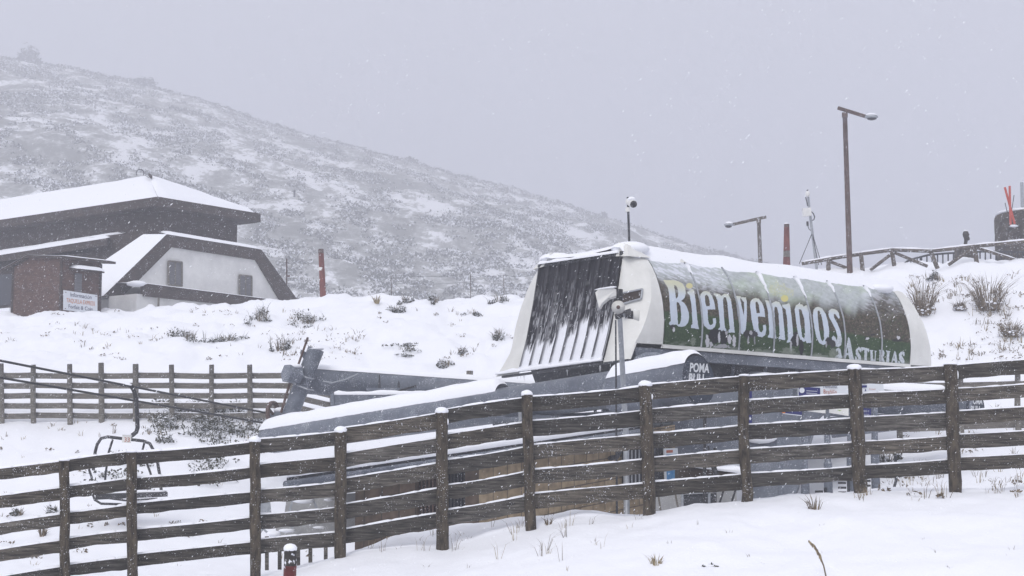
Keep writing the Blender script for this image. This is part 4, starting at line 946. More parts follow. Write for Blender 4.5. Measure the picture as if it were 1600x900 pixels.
mb = MB(); snow_strip(mb, P(1060, 727, 27.0), P(1155, 739.5, 27.0), 1.9, .10, 20); build('roof_snow', mb, 'snowcap', SH, smooth=True)
b = gp(1110, 25.6); SF = thing('steel_frame', 'black braced steel frame standing in front of the low grey shed', 'steel frame', tuple(b))
for x, t_ in ((1101, 650), (1117, 700)): build('upright', MB().bar(P(x, 815, 25.6), P(x, t_, 25.6), .05, .05), 'black', SF)
for a_, b_ in (((1101, 700), (1117, 742)), ((1106, 697), (1122, 742)), ((1117, 763), (1142, 757)), ((1120, 800), (1131, 765)), ((1138, 800), (1152, 757))): build('brace', MB().bar(P(*a_, 25.6), P(*b_, 25.6), .03, .03), 'black', SF)
for x0_, x1_, lb in ((1028, 1033, 'thin pale stake leaning by the hut corner, left of a pair'), (1055, 1061, 'thin pale stake leaning by the shed door, right of a pair')):
    b = gp(x1_, 24.2); single('stake', MB().bar(P(x1_, 803, 24.2), P(x0_, 770, 24.2), .028, .028), 'oldwood', lb, 'stake')

# ================================================================== GATES + DIRECTION BOARDS
gates = [(1219, 29.5, 'far left'), (1257, 26.2, ''), (1293, 26.2, ''), (1329, 26.2, ''), (1367, 26.2, '')]
for i, (x, Yg, _q) in enumerate(gates):
    Yg = 26.2; b = gp(x, Yg); top = P(x-1, 640 if x != 1367 else 612, Yg)
    lab = ['grey gate post in front of the big grey station column', 'grey gate post just right of the grey column, under the blue and orange plate', 'grey gate post between the two plain white plates', 'grey gate post just left of the fence post under the long white board', 'rightmost tall grey gate post, carrying the end of the long white board'][i]
    r_ = thing('gate_post', lab, 'gate post', tuple(b), 'grey queue gate posts')
    build('post', MB().tube([b-UP*.2, b+UP*.75, b+UP*.78, top], [.075, .072, .056, .052], 14), 'steel', r_, smooth=False)
    for k in range(3): build('bracket', MB().bar(b+Vector((-.11, -.08, .12+.08*k)), b+Vector((-.24, -.08, .12+.08*k)), .05, .035), 'black', r_)
    if i in (1, 2, 4):
        u0 = b+Vector((.32, -.1, .0)); build('guard_tube', MB().tube([u0+UP*.62, u0+UP*.2, u0+Vector((-.04, 0, .08)), u0+Vector((-.14, 0, .03)), u0+Vector((-.55, 0, -.02))], .026, 8), 'steeldk', r_, smooth=True)
def board(name, label, cat, quad, Y, mat_='signwhite'):
    ps = [P(x, y, Y) for x, y in quad]; r_ = thing(name, label, cat, tuple(ps[0])); build('panel', MB().prism(ps, Vector((0, .04, 0))), mat_, r_); return r_
BD = board('direction_board', 'long white board with a navy square and the word Telesilla, behind the fence', 'sign board', [(1247, 618), (1247, 600), (1366, 595), (1380, 599), (1382, 617)], 26.0)
YB = 25.98
build('navy_field', MB().poly([P(x, y, YB) for x, y in ((1248, 618), (1248, 604), (1281.5, 606), (1281.5, 618))]), 'blue', BD)
cpt_ = [P(1253+4.2*math.cos(a), 610+4.2*math.sin(a), YB-.006) for a in np.linspace(0, 2*math.pi, 20)[:-1]]; build('round_emblem', MB().poly(cpt_), 'signwhite', BD)
for x, y in ((1260, 611), (1260, 614.5)): build('white_rule', MB().poly([P(x, y, YB-.004), P(x+17, y+.8, YB-.004), P(x+17, y+.1, YB-.004), P(x, y-.8, YB-.004)]), 'signwhite', BD)
mb = MB(); text_mb('Telesilla:', P(1285, 606, YB), (1, 0, -.03), (0, 0, 1), .105, mb=mb, xs=.72, depth=.0)
build('lettering', mb, 'textdark', BD); mb = MB(); text_mb('Brañilín', P(1286.5, 615, YB), (1, 0, -.03), (0, 0, 1), .105, mb=mb, xs=.72, depth=0); build('lettering', mb, 'textred', BD)
mk = [(1343, 608), (1343, 605), (1347, 602), (1354.5, 602), (1354.5, 605.5), (1349, 605.5)]; build('blue_arrow', MB().poly([P(x, y, YB) for x, y in mk]), 'blue', BD)
build('blue_mark', MB().poly([P(x, y, YB) for x, y in ((1351, 611), (1352.3, 607), (1353.8, 611))]), 'blue', BD)
mb = MB(); text_mb('LINEA', P(1346, 600.5, YB), (1, 0, 0), (0, 0, 1), .035, mb=mb, depth=0); build('small_lettering', mb, 'textdark', BD)
mb = MB(); text_mb('Acceso', P(1358, 609, YB), (1, 0, 0), (0, 0, 1), .038, mb=mb, depth=0); build('small_lettering', mb, 'textred', BD)
def plate(label, quad, Y, mat_, marks=()):
    r_ = board('sign_plate', label, 'sign plate', quad, Y, mat_)
    for q_, m_ in marks: build('mark', MB().poly([P(x, y, Y-.006) for x, y in q_]), m_, r_)
    return r_
plate('navy plate with an orange square and a white triangle at the left of the gate', [(1222, 646), (1222, 637), (1253, 636), (1253, 649)], 26.08, 'blue', [([(1222, 645.5), (1222, 638), (1227, 638), (1227, 646)], 'textorange'), ([(1236, 641), (1238, 644.5), (1240, 641)], 'signwhite'), ([(1223, 646.5), (1253, 650), (1253, 648.8), (1223, 645.4)], 'signwhite')])
plate('plain white plate between the second and third gate posts from the left', [(1259, 642), (1259, 636), (1290, 634), (1290, 646)], 26.08, 'white')
plate('white plate with a small green mark between the third and fourth gate posts', [(1296, 645), (1296, 637), (1326, 636), (1326, 650)], 26.08, 'white', [([(1308, 640.5), (1315, 641), (1312, 642.5)], 'green')])
r_ = plate('dark blue plate with white capital letters right of the near fence post', [(1345, 650), (1345, 637), (1361, 639), (1361, 652)], 26.08, 'blue')
mb = MB(); text_mb('SOLO Y', P(1345.5, 643.5, 26.06), (1, 0, -.06), (0, 0, 1), .05, mb=mb, depth=0, xs=.8); build('lettering', mb, 'textwhite', r_); mb = MB(); text_mb('DIRECTO', P(1345.5, 649.5, 26.06), (1, 0, -.06), (0, 0, 1), .05, mb=mb, depth=0, xs=.65); build('lettering', mb, 'textwhite', r_)
plate('small plain white plate behind the rightmost gate post', [(1371, 635.5), (1371, 631), (1382, 631), (1382, 636.5)], 27.2, 'white')
plate('upper narrow blue plate next to the bowed fence post', [(1167.5, 622), (1167.5, 604), (1175, 604), (1175, 622)], 25.5, 'blue')
plate('lower narrow blue plate with a pale ring next to the bowed fence post', [(1169, 661), (1169, 645), (1175, 645), (1175, 661)], 25.5, 'blue', [([(1170.5, 654), (1172, 651), (1174, 654), (1172, 657)], 'signwhite')])

# ================================================================== GREY SHEET DECK + CLUTTER behind fence, left of hut
b = P(470, 835, 24.3); GR = thing('sheet_metal_deck', 'grey sheet-metal platform strewn with snow behind the fence left of the hut', 'platform', tuple(b))
build('side_panel', MB().prism([P(x, y, 24.3) for x, y in ((392, 800), (424, 808), (420, 770), (392, 772))], Vector((0, .05, 0))), 'galv', GR)
build('deck_panel', MB().prism([P(x, y, 24.6) for x, y in ((443, 812), (448, 778), (560, 770), (560, 812))], Vector((0, .08, 0))), 'greyrender', GR)
build('lower_panel', MB().prism([P(x, y, 24.5) for x, y in ((430, 838), (432, 815), (560, 806), (560, 832))], Vector((0, .05, 0))), 'greyrender', GR)
for p_, q_ in (((452, 800), (458, 778)), ((487, 776), (498, 800)), ((455, 828), (462, 815)), ((404, 836), (411, 826)), ((411, 826), (424, 838))): build('rib', MB().bar(P(*p_, 24.28), P(*q_, 24.28), .03, .03), 'galv', GR)
for x, y, w_, h_ in ((473, 782, .17, .05), (448, 829, .14, .03), (499, 824, .10, .02), (428, 834, .12, .05), (514, 781, .08, .02)): build('snow_lump', MB().ball(P(x, y, 24.2), (w_, .08, h_), seg=10, rings=6, jit=.2), 'snowcap', GR, smooth=True)
b = gp(569, 24.0); RP = thing('timber_stake', 'dark wooden stake daubed with red paint at the left end of the hut', 'stake', tuple(b))
build('stake', MB().tube([b-UP*.2, P(574, 762, 24)], [.07, .06], 9), 'post', RP); 
for x, y, h_ in ((575, 812, 12), (570, 848, 14), (576, 840, 9)): build('red_mark', MB().ball(P(x+4, y, 23.92), (.035, .03, h_/2400*24*.5), seg=8, rings=6, jit=.3), 'red', RP)
build('white_lath', MB().bar(P(580, 781, 23.9), P(576, 763, 23.9), .03, .02), 'white', RP)
single('red_cord', MB().tube([P(545, 868, 23.3), P(556, 864, 23.3), P(566, 858, 23.4)], .012, 6), 'red', 'thin reddish cord sagging from the red-daubed stake to the near fence', 'cord')

# ================================================================== BIG BUILDING (upper left)
def B_(u, v, z): return Vector((-16.33+.6*u-.8*v, 70+.8*u+.6*v, z))
BG = thing('mountain_building', 'large dark timber building with broad snowy hip roof and a white gabled wing, upper left', 'building', tuple(B_(2, 4, 5)))
EZ = 11.5; VL = 26
e0, e1, e2, e3 = B_(0, 0, EZ), B_(6.45, 0, EZ), B_(6.45, VL, EZ), B_(0, VL, EZ); k0, k1 = B_(3.2, 4.55, 13.38), B_(3.2, VL-4, 13.38)
def sheet(polys, th, mat_, name, parent, smooth=False):
    mb = MB()
    for p in polys:
        p = [Vector(q) for q in p]; nrm = (p[1]-p[0]).cross(p[2]-p[0]).normalized()
        if nrm.z < 0: nrm = -nrm
        mb.prism([q for q in p], nrm*th)
    return build(name, mb, mat_, parent, smooth)
ROOF = sheet([(e0, e1, k0), (e3, e0, k0, k1), (e1, e2, k1, k0)], .02, 'darkbrown', 'roof', BG)
# snow blanket on roof (fine grid with soft edges)
def blanket(quad, th, name, parent, nu=26, nv=16, lip=.05):
    a, b, c, d = [Vector(q) for q in quad]; rows = []
    for i in range(nu+1):
        row = []
        for j in range(nv+1):
            s, t = i/nu, j/nv; p = a.lerp(b, s).lerp(d.lerp(c, s), t)
            e = min(1, min(i, nu-i)/1.5+.0, min(j, nv-j)/1.5+.0); e = e**.5 if e > 0 else 0
            row.append(p+UP*(.015+th*e*(1+.22*mnoise.noise(p*.7)+.12*mnoise.noise(p*2.5))))
        rows.append(row)
    return build(name, MB().quadgrid(rows), 'snowcap', parent, smooth=True)
blanket((e0, e3, k1, k0), .17, 'roof_snow', ROOF, 60, 14); blanket((e0, e1, k0+Vector((.02, 0, 0)), k0), .17, 'roof_snow', ROOF, 20, 14); blanket((e1, e2, k1, k0), .15, 'roof_snow', ROOF)
build('ridge_crack', MB().bar(B_(2.95, 4.2, 13.42), B_(2.35, 3.3, 13.12), .07, .14), 'darkbrown', ROOF)
ring = [B_(3.2, 5.2, 13.65)+Vector((.19*math.cos(a), 0, .19*math.sin(a))) for a in np.linspace(-.6, 3.8, 12)]; build('ridge_hook', MB().tube(ring, .022, 5), 'steeldk', ROOF)
mb = MB(); fz = .42
for a, b in ((e0, e1), (e0, e3), (e1, e2)): mb.bar(a-UP*(fz/2-.02), b-UP*(fz/2-.02), .10, fz)
build('fascia', mb, 'darkbrown', BG)
mb = MB(); mb.poly([e0-UP*.4, e1-UP*.4, e2-UP*.4, e3-UP*.4]); build('soffit', mb, 'darkbrown', BG)
def bx(u0, u1, v0, v1, z0, z1): return [B_(u0, v0, z0), B_(u1, v0, z0), B_(u1, v1, z0), B_(u0, v1, z0), B_(u0, v0, z1), B_(u1, v0, z1), B_(u1, v1, z1), B_(u0, v1, z1)]
UW = build('upper_wall', MB().box8(bx(.75, 5.65, .75, VL-1, 6, 11.2)), 'darkbrown', BG)
for v in (14, 18):   # dim windows of the upper storey
    build('window', MB().box8(bx(.71, .76, v, v+1.2, 10.35, 10.95)), 'shutter', UW)
# lower roof on the long side
LR = sheet([(B_(.74, 3.1, 10.18), B_(-2.0, 1.1, 9.42), B_(-2.0, VL, 8.9), B_(.74, VL, 9.75))], .03, 'darkbrown', 'lower_roof', BG)
blanket((B_(-2.0, 1.1, 9.45), B_(-2.0, VL, 8.93), B_(.74, VL, 9.8), B_(.74, 3.1, 10.2)), .13, 'roof_snow', LR, 60, 6)
build('lower_fascia', MB().bar(B_(-2.0, 1.0, 9.28), B_(-2.0, VL, 8.77), .08, .3), 'darkbrown', LR)
for v in (4.2, 6.3, 8.0, 9.0): build('snow_guard', MB().bar(B_(.2, v, 9.95), B_(.2, v+.05, 10.25), .05, .05), 'steeldk', LR)
LW = build('lower_wall', MB().box8(bx(-1.5, 5.6, -.95, VL-1, 4.5, 9.0)), 'darkbrown', BG)
build('lower_wall', MB().box8(bx(-1.46, 1, -.9, 3, 8.9, 9.7)), 'darkbrown', BG)
build('window', MB().box8(bx(-1.56, -1.5, 8.2, 12.5, 6.9, 8.4)), 'glass', LW)
build('terrace_wall', MB().box8(bx(-3.2, -1.6, 6.5, 14, 4.5, 6.15)), 'render', BG)
build('terrace_snow', MB().box8(bx(-3.25, -1.58, 6.4, 14, 6.15, 6.5)), 'snowcap', BG)
# gabled wing
g = [(-4.9, 6.35), (-1.54, 9.36), (4.18, 9.28), (6.85, 6.9)]
gi = [(-4.0, 6.35), (-1.25, 8.86), (3.85, 8.78), (5.55, 6.9)]
WG = build('wing_wall', MB().prism([B_(u, -2.42, z) for u, z in [(-3.9, 5)] + gi + [(5.6, 5)]], B_(0, -1.0, 0)-B_(0, -2.42, 0)), 'render', BG)
bb = [B_(u, -2.52, z) for u, z in g]; bi = [B_(u, -2.52, z) for u, z in gi]
build('bargeboard', MB().prism([bb[0], bb[1], bi[1], bi[0]], B_(0, .2, 0)-B_(0, 0, 0)), 'darkbrown', WG)
build('bargeboard', MB().prism([bb[1]+Vector((0, 0, .001)), bb[2], bi[2], bi[1]], B_(0, .21, 0)-B_(0, 0, 0)), 'darkbrown', WG)
build('bargeboard', MB().prism([bb[2], bb[3], bi[3], bi[2]], B_(0, .2, 0)-B_(0, 0, 0)), 'darkbrown', WG)
WR = sheet([(B_(-1.54, -2.5, 9.37), B_(4.18, -2.5, 9.29), B_(5.65, .74, 9.85), B_(.75, .74, 10.0)), (B_(-4.9, -2.5, 6.36), B_(-1.54, -2.5, 9.37), B_(-1.54, -1.0, 9.5), B_(-4.9, 1.6, 6.36)), (B_(4.18, -2.5, 9.29), B_(6.85, -2.5, 6.9), B_(6.85, 3, 6.9), B_(5.65, .74, 9.85))], .02, 'darkbrown', 'wing_roof', BG)
blanket((B_(-1.54, -2.52, 9.38), B_(4.18, -2.52, 9.30), B_(5.65, .74, 9.87), B_(.75, .74, 10.02)), .13, 'roof_snow', WR, 24, 10)
blanket((B_(-4.9, -2.5, 6.38), B_(-1.54, -2.5, 9.39), B_(-1.6, -1.0, 9.5), B_(-4.9, 1.6, 6.38)), .10, 'roof_snow', WR, 24, 10)
def wwin(px0, py0, px1, py1, Yo, v):
    us = []
    def onp(px, py):
        n_ = Vector((.8, -.6, 0)); p0 = B_(0, v, 0); u_ = (px-800)/F; v_ = (450-py)/F; dv = Vector((u_, CP-v_*SP, SP+v_*CP)); return dv*(p0.dot(n_)/dv.dot(n_))
    q = [onp(px0, py1), onp(px1, py1+2), onp(px1, py0+2), onp(px0, py0)]
    w_ = build('window', MB().prism(q, Vector((.8, -.6, 0))*.05), 'shutter', WG)
    mb = MB()
    nn_ = Vector((.8, -.6, 0))
    for i in range(4): mb.bar(q[i]+nn_*.06, q[(i+1) % 4]+nn_*.06, .07, .07)
    mb.bar(q[0].lerp(q[1], .5)+nn_*.06, q[3].lerp(q[2], .5)+nn_*.06, .05, .05)
    build('frame', mb, 'oldwood', w_)
wwin(262, 408, 283, 445, 70, -2.45); wwin(373, 430, 392, 462, 70, -2.45)
# annex in front of the wing
AN = build('annex_wall', MB().box8(bx(-4.6, 3.9, -4.3, -2.5, 4.5, 6.4)), 'render', BG)
build('annex_fascia', MB().prism([B_(-4.3, -4.45, 6.85), B_(4.3, -4.45, 6.72), B_(4.3, -4.45, 6.3), B_(-4.3, -4.45, 6.32)], B_(0, .3, 0)-B_(0, 0, 0)), 'darkbrown', AN)
blanket((B_(-4.4, -4.5, 6.83), B_(4.4, -4.5, 6.70), B_(4.4, -2.5, 6.86), B_(-4.4, -2.5, 7.0)), .07, 'annex_snow', AN, 20, 4)
build('annex_snow', MB().ball(B_(-4.45, -4.1, 6.84), (.42, .4, .13), seg=14, rings=8, jit=.12), 'snowcap', AN, smooth=True)
build('annex_post', MB().bar(B_(-3.6, -4.5, 5), B_(-3.6, -4.5, 6.3), .07, .07), 'oldwood', AN)

# ================================================================== TICKET KIOSK
Kc = P(93.5, 488, 60); KL = Vector((-.77, .64, 0)); KR = Vector((.64, .77, 0))
def Kp(l, r, z): return Kc+KL*l+KR*r+UP*z
KI = thing('ticket_kiosk', 'small brown boarded ticket kiosk with a white notice, before the large building', 'kiosk', tuple(Kp(1.6, .9, -.3)))
LW_, RW_ = 3.35, 1.85; zt = 2.15
KW = build('wall', MB().box8([Kp(LW_, 0, -.6), Kp(0, 0, -.6), Kp(0, RW_, -.6), Kp(LW_, RW_, -.6), Kp(LW_, 0, zt-.12), Kp(0, 0, zt-.02), Kp(0, RW_, zt-.02), Kp(LW_, RW_, zt-.12)]), 'kiosk', KI)
build('gable', MB().prism([Kp(LW_, .002, zt-.12), Kp(0, .002, zt-.02), Kp(2.2, .002, 2.33)], KR*1.8), 'kiosk', KW)
for l_, r_ in ((0, 0), (LW_, 0), (0, RW_)): build('corner_trim', MB().bar(Kp(l_-.01, r_-.01, -.6), Kp(l_-.01, r_-.01, zt-.08), .08, .08), 'darkbrown', KW)
pz_ = [Kp(4.2, -.15, 1.95), Kp(2.2, -.15, 2.42), Kp(-.35, -.15, 2.18)]
KRf = build('roof', MB().box8([pz_[0]-UP*.09, pz_[1]-UP*.09, pz_[1]+KR*2.35-UP*.09, pz_[0]+KR*2.35-UP*.09, pz_[0], pz_[1], pz_[1]+KR*2.35, pz_[0]+KR*2.35]), 'darkbrown', KI)
build('roof', MB().box8([pz_[1]-UP*.09, pz_[2]-UP*.09, pz_[2]+KR*2.45-UP*.09, pz_[1]+KR*2.45-UP*.09, pz_[1]+UP*.002, pz_[2], pz_[2]+KR*2.45, pz_[1]+KR*2.45+UP*.002]), 'darkbrown', KI)
blanket((pz_[0], pz_[1], pz_[1]+KR*2.35, pz_[0]+KR*2.35), .05, 'roof_snow', KRf, 10, 6); blanket((pz_[1], pz_[2], pz_[2]+KR*2.45, pz_[1]+KR*2.45), .05, 'roof_snow', KRf, 10, 6)
aw = build('awning', MB().box8([Kp(-.02, .35, 1.72), Kp(-.45, .40, 1.66), Kp(-.45, 1.7, 1.66), Kp(-.02, 1.7, 1.72), Kp(-.02, .35, 1.80), Kp(-.45, .40, 1.72), Kp(-.45, 1.7, 1.72), Kp(-.02, 1.7, 1.80)]), 'darkbrown', KI)
blanket((Kp(-.02, .33, 1.79), Kp(-.47, .38, 1.72), Kp(-.47, 1.72, 1.72), Kp(-.02, 1.72, 1.79)), .13, 'awning_snow', aw, 8, 12)
build('window', MB().box8([Kp(-.01, .62, .75), Kp(-.03, .62, .75), Kp(-.03, .95, .75), Kp(-.01, .95, .75), Kp(-.01, .62, 1.6), Kp(-.03, .62, 1.6), Kp(-.03, .95, 1.6), Kp(-.01, .95, 1.6)]), 'shutter', KI)
sx = -KL*.06
NS = thing('kiosk_notice', 'white notice reading Información, Taquilla Express, Forfait, fixed low on the brown kiosk', 'sign', tuple(Kp(-.06, .95, .1)))
nq = [Kp(-.06, .10, .10), Kp(-.06, 1.68, .04), Kp(-.06, 1.65, .80), Kp(-.06, .08, .88)]
build('board', MB().prism(nq, sx.normalized()*.03), 'signwhite', NS)
o0 = Kp(-.10, 0, 0); xd = (nq[1]-nq[0]).normalized(); yd = UP
mid = lambda q, z: Kp(-.096, .10+1.56*q, .10+z-.06*q)
mb = MB(); text_mb('Información', mid(.5, .56), xd, yd, .235, mb=mb, align='CENTER', xs=.88); build('lettering', mb, 'textdark', NS); mb = MB(); text_mb('Forfait & Coin', mid(.5, .09), xd, yd, .22, mb=mb, align='CENTER', xs=.9); build('lettering', mb, 'textdark', NS)
mb = MB(); text_mb('TAQUILLA EXPRESS', mid(.5, .32), xd, yd, .23, mb=mb, align='CENTER', xs=.66); build('lettering', mb, 'textorange', NS)
for q, z in ((.05, .70), (.95, .70), (.05, .06), (.95, .06)): build('screw', MB().ball(mid(q, z), .022, seg=6, rings=4), 'rust', NS)

# ================================================================== POLES, LAMPS, MASTS ON THE RIDGE
def gpp(px, Y, py=None):
    b = gp(px, Y); return b
# red-brown marker pole left
b = gp(502.5, 61); Tt = P(501.5, 390, 61); r_ = thing('marker_pole', 'stout red-brown marker pole rising from the snow ridge left of centre', 'marker pole', tuple(b))
build('pole', MB().tube([b-UP*.3, Tt], [.13, .105], 14), 'redpole', r_, smooth=True); build('pale_patch', MB().tube([P(502, 418, 61), P(502, 423, 61)], [.120, .119], 14), 'white', r_)
build('dark_top', MB().tube([P(501.6, 396, 61), Tt+UP*.02], [.112, .108], 14), 'rust', r_, smooth=True)
b = gp(1229.5, 59); Tt = P(1229, 350, 59); b2_ = P(1229, 425, 59)
r_ = thing('marker_pole', 'red and white banded marker pole rising behind the canopy roof', 'marker pole', tuple(b2_))
pr = lambda py: P(1229.2, py, 59)
for a_, c_b, m_ in ((350, 355, 'rust'), (355, 392, 'redpole'), (392, 402, 'oldwood'), (402, 432, 'redpole')):
    build('band', MB().tube([pr(c_b), pr(a_)], [.10+(c_b-350)*.0006, .10+(a_-350)*.0006], 14), m_, r_, smooth=True)
build('snow_cap', MB().ball(Tt, (.1, .1, .05)), 'snowcap', r_, smooth=True)
# lamps
def lamp(label, Y, pb, pt, arm0, arm1, head, pw, m_, hw):
    b = P(pb[0], pb[1], Y); b.z = min(b.z, G(b.x, b.y))-.2; r_ = thing('street_lamp', label, 'street lamp', tuple(b)); T_ = P(pt[0], pt[1], Y)
    build('pole', MB().tube([b, T_], [pw*1.25, pw], 12), m_, r_, smooth=True)
    a_, c_b = P(arm0[0], arm0[1], Y), P(arm1[0], arm1[1], Y); build('arm', MB().bar(a_, c_b, .10, .11), m_, r_)
    h_ = P(head[0], head[1], Y); mb = MB()
    pts = []; dx = 1 if head[0] > pt[0] else -1
    hb2 = build('lamp_head', MB().ball(h_, (hw, .17, hw*.42), seg=18, rings=10), 'galv', r_, smooth=True)
    for v_ in hb2.data.vertices:
        if (v_.co.z+ROOTLOC[hb2].z) < h_.z-.02: v_.co.z = h_.z-.02-ROOTLOC[hb2].z-(h_.z-.02-v_.co.z-ROOTLOC[hb2].z)*.35
    build('lamp_glass', MB().ball(h_-UP*.05+Vector((dx*hw*.1, 0, 0)), (hw*.7, .13, .07), seg=14, rings=6), 'glass', hb2, smooth=True)
    build('snow_cap', MB().ball(h_+UP*hw*.3, (hw*.8, .13, .07), seg=14, rings=6), 'snowcap', hb2, smooth=True)
    build('collar', MB().tube([T_-UP*.15, T_+UP*.02], pw*1.25, 12), m_, r_)
    build('bracket', MB().tube([c_b, h_-Vector((dx*hw*.7, 0, 0))], .045, 8), m_, r_)
lamp('tall rusty-brown street lamp with its arm pointing right, highest thing on the ridge', 55, (1328, 425), (1320, 177), (1309, 168.5), (1354, 182.5), (1361, 183), .085, 'rust', .26)
lamp('shorter grey street lamp with its arm pointing left behind the canopy roof', 60, (1189, 420), (1185.5, 343), (1197, 339), (1146, 350.5), (1139, 351.5), .072, 'bark', .20)
# instrument mast
Ym = 57; b = P(1277, 416, Ym); b.z = min(b.z, G(b.x, b.y)); r_ = thing('instrument_mast', 'thin grey guyed instrument mast with a white box and globe, between the two lamps', 'mast', tuple(b))
build('mast', MB().tube([b-UP*.2, P(1271, 378, Ym), P(1267, 345, Ym), P(1264.5, 325, Ym), P(1263, 308, Ym)], [.055, .05, .05, .045, .04], 8), 'galv', r_, smooth=True)
build('antenna', MB().tube([P(1259, 308, Ym), P(1262, 322, Ym)], .022, 6), 'steeldk', r_)
build('globe', MB().ball(P(1262, 303, Ym), (.09, .09, .12)), 'white', r_, smooth=True); build('tip', MB().ball(P(1262, 297.5, Ym), (.045, .045, .03)), 'steeldk', r_)
build('instrument_box', MB().bar(P(1254.5, 332, Ym-.1), P(1267, 331, Ym-.1), .22, .30), 'white', r_)
build('sensor', MB().bar(P(1261.5, 346, Ym-.1), P(1262, 353, Ym-.1), .07, .07), 'black', r_)
build('cable_loop', MB().tube([P(1267, 330, Ym), P(1271, 334, Ym), P(1273, 339, Ym), P(1271.5, 343.5, Ym), P(1267, 345, Ym)], .022, 6), 'steeldk', r_, smooth=True)
build('cable_loop', MB().tube([P(1262, 352, Ym), P(1264, 358, Ym), P(1268, 361, Ym)], .015, 5), 'steeldk', r_, smooth=True)
for x, y in ((1249, 412), (1279, 414), (1284, 414)): build('guy_wire', MB().tube([P(1269, 364, Ym), P(x, y, Ym+random.uniform(-.8, .8))], .014, 5), 'steeldk', r_)
# security camera on canopy
Yk = 33.3; b = P(983.5, 380, Yk); r_ = thing('security_camera', 'white security camera with snow on top, on a thin dark pole above the canopy front', 'camera', tuple(b))
build('pole', MB().tube([b-UP*.15, P(981, 308, Yk)], .026, 8), 'steeldk', r_, smooth=True); build('bracket', MB().bar(P(981, 324, Yk), P(981, 331, Yk), .09, .09), 'white', r_)
build('camera_body', MB().tube([P(983, 315, Yk), P(990, 319, Yk-.25)], [.085, .085], 14), 'white', r_); build('camera_face', MB().tube([P(990, 319.2, Yk-.26), P(991, 319.8, Yk-.31)], [.078, .06], 12), 'black', r_)
build('snow_cap', MB().ball(P(986.5, 311.5, Yk-.1), (.09, .15, .055)), 'snowcap', r_, smooth=True)
# wooden rail fence on the ridge
Yr = 55.5; def_ = [(1254, 411), (1300, 403), (1345, 396), (1394, 389.5), (1455, 391.5), (1522, 384), (1610, 376)]
RFN = thing('rustic_rail_fence', 'rustic log rail fence with diagonal braces along the right ridge top', 'fence', tuple(P(1394, 420, Yr)))
for (xa, ya), (xb, yb) in zip(def_, def_[1:]):
    ra = build('top_rail', MB().tube([P(xa-1, ya+1, Yr), P(xb+1, yb+1, Yr)], [.065, .07], 9, jit=.1), 'bark', RFN, smooth=True); build('snow_line', snow_strip(MB(), P(xa, ya-1.4, Yr), P(xb, yb-1.4, Yr), .11, .05, 12), 'snowcap', ra, smooth=True)
for (xa, ya, xb, yb) in ((1294, 404, 1294.5, 425), (1345, 396, 1348, 425), (1393, 390, 1399, 426), (1454, 392, 1465, 420), (1521, 385, 1528, 418)): build('post', MB().tube([P(xa, ya, Yr), P(xb, yb, Yr)], .08, 9, jit=.1), 'bark', RFN, smooth=True)
for (xa, ya, xb, yb) in ((1295, 408, 1324, 419), (1390, 399, 1360, 422), (1398, 395, 1449, 416), (1519, 388, 1482, 414), (1526, 387, 1592, 408)):
    ra = build('brace', MB().tube([P(xa, ya, Yr+.02), P(xb, yb, Yr+.05)], .058, 8, jit=.1), 'bark', RFN, smooth=True)
    if xa == 1526: build('snow_line', snow_strip(MB(), P(xa, ya-1.8, Yr), P(xb, yb-1.8, Yr), .09, .04, 12), 'snowcap', ra, smooth=True)
# metal balustrade
Yb = 59; BAL = thing('metal_balustrade', 'low black metal balustrade with vertical bars, curving down at its left end', 'railing', tuple(P(1500, 420, Yb)))
tr = [(1410, 420), (1411, 413), (1418, 408), (1430, 403.5), (1450, 398.5), (1470, 396.5), (1500, 394.5), (1540, 393), (1600, 393.5)]
build('top_rail', MB().tube([P(x, y, Yb+(.0 if x > 1430 else .6)) for x, y in tr], .04, 7), 'steeldk', BAL, smooth=True)
for x in list(range(1413, 1440, 5))+list(np.arange(1440, 1600, 8.3)):
    y = np.interp(x, [q[0] for q in tr], [q[1] for q in tr]); build('bar', MB().tube([P(x, y, Yb), P(x, 425, Yb)], .028, 6), 'steeldk', BAL)
# bust on pedestal
Yq = 57.5; PD = thing('bust_pedestal', 'dark tapering stone pedestal behind the log fence, carrying a bust', 'pedestal', tuple(P(1514, 418, Yq)))
build('pedestal', MB().prism([P(1500, 422, Yq), P(1500, 387, Yq), P(1526, 387, Yq), P(1533, 422, Yq)], Vector((0, .75, 0))), 'stone', PD)
build('pedestal_snow', MB().ball(P(1512, 386, Yq+.35), (.34, .32, .07), seg=14, rings=6), 'snowcap', PD, smooth=True)
hb0 = P(1509, 366.5, Yq+.3)
BU = thing('bust', 'small dark bronze bust of a head with snow on its crown', 'statue', tuple(P(1509, 384, Yq+.3)))
mb = MB(); mb.ball(hb0, (.115, .13, .16), seg=20, rings=14); o = None
fd = Vector((.75, -.65, 0))
mb2 = MB(); mb2.tube([P(1509, 385, Yq+.3), P(1508.5, 380, Yq+.3), P(1509.5, 375, Yq+.3), P(1509.3, 371, Yq+.3)], [.085, .065, .07, .085], 14)
build('head', mb, 'bronze', BU, smooth=True); build('neck', mb2, 'bronze', BU, smooth=True)
build('nose', MB().ball(hb0+fd*.125-UP*.01, (.022, .022, .035), seg=8, rings=6), 'bronze', BU, smooth=True); build('jaw', MB().ball(hb0+fd*.06-UP*.11, (.075, .075, .06), seg=12, rings=8), 'bronze', BU, smooth=True)
build('beard', MB().ball(P(1513, 373, Yq+.25), (.06, .06, .07), seg=10, rings=6), 'bronze', BU, smooth=True); build('snow_cap', MB().ball(hb0+UP*.13, (.08, .09, .04)), 'snowcap', BU, smooth=True)
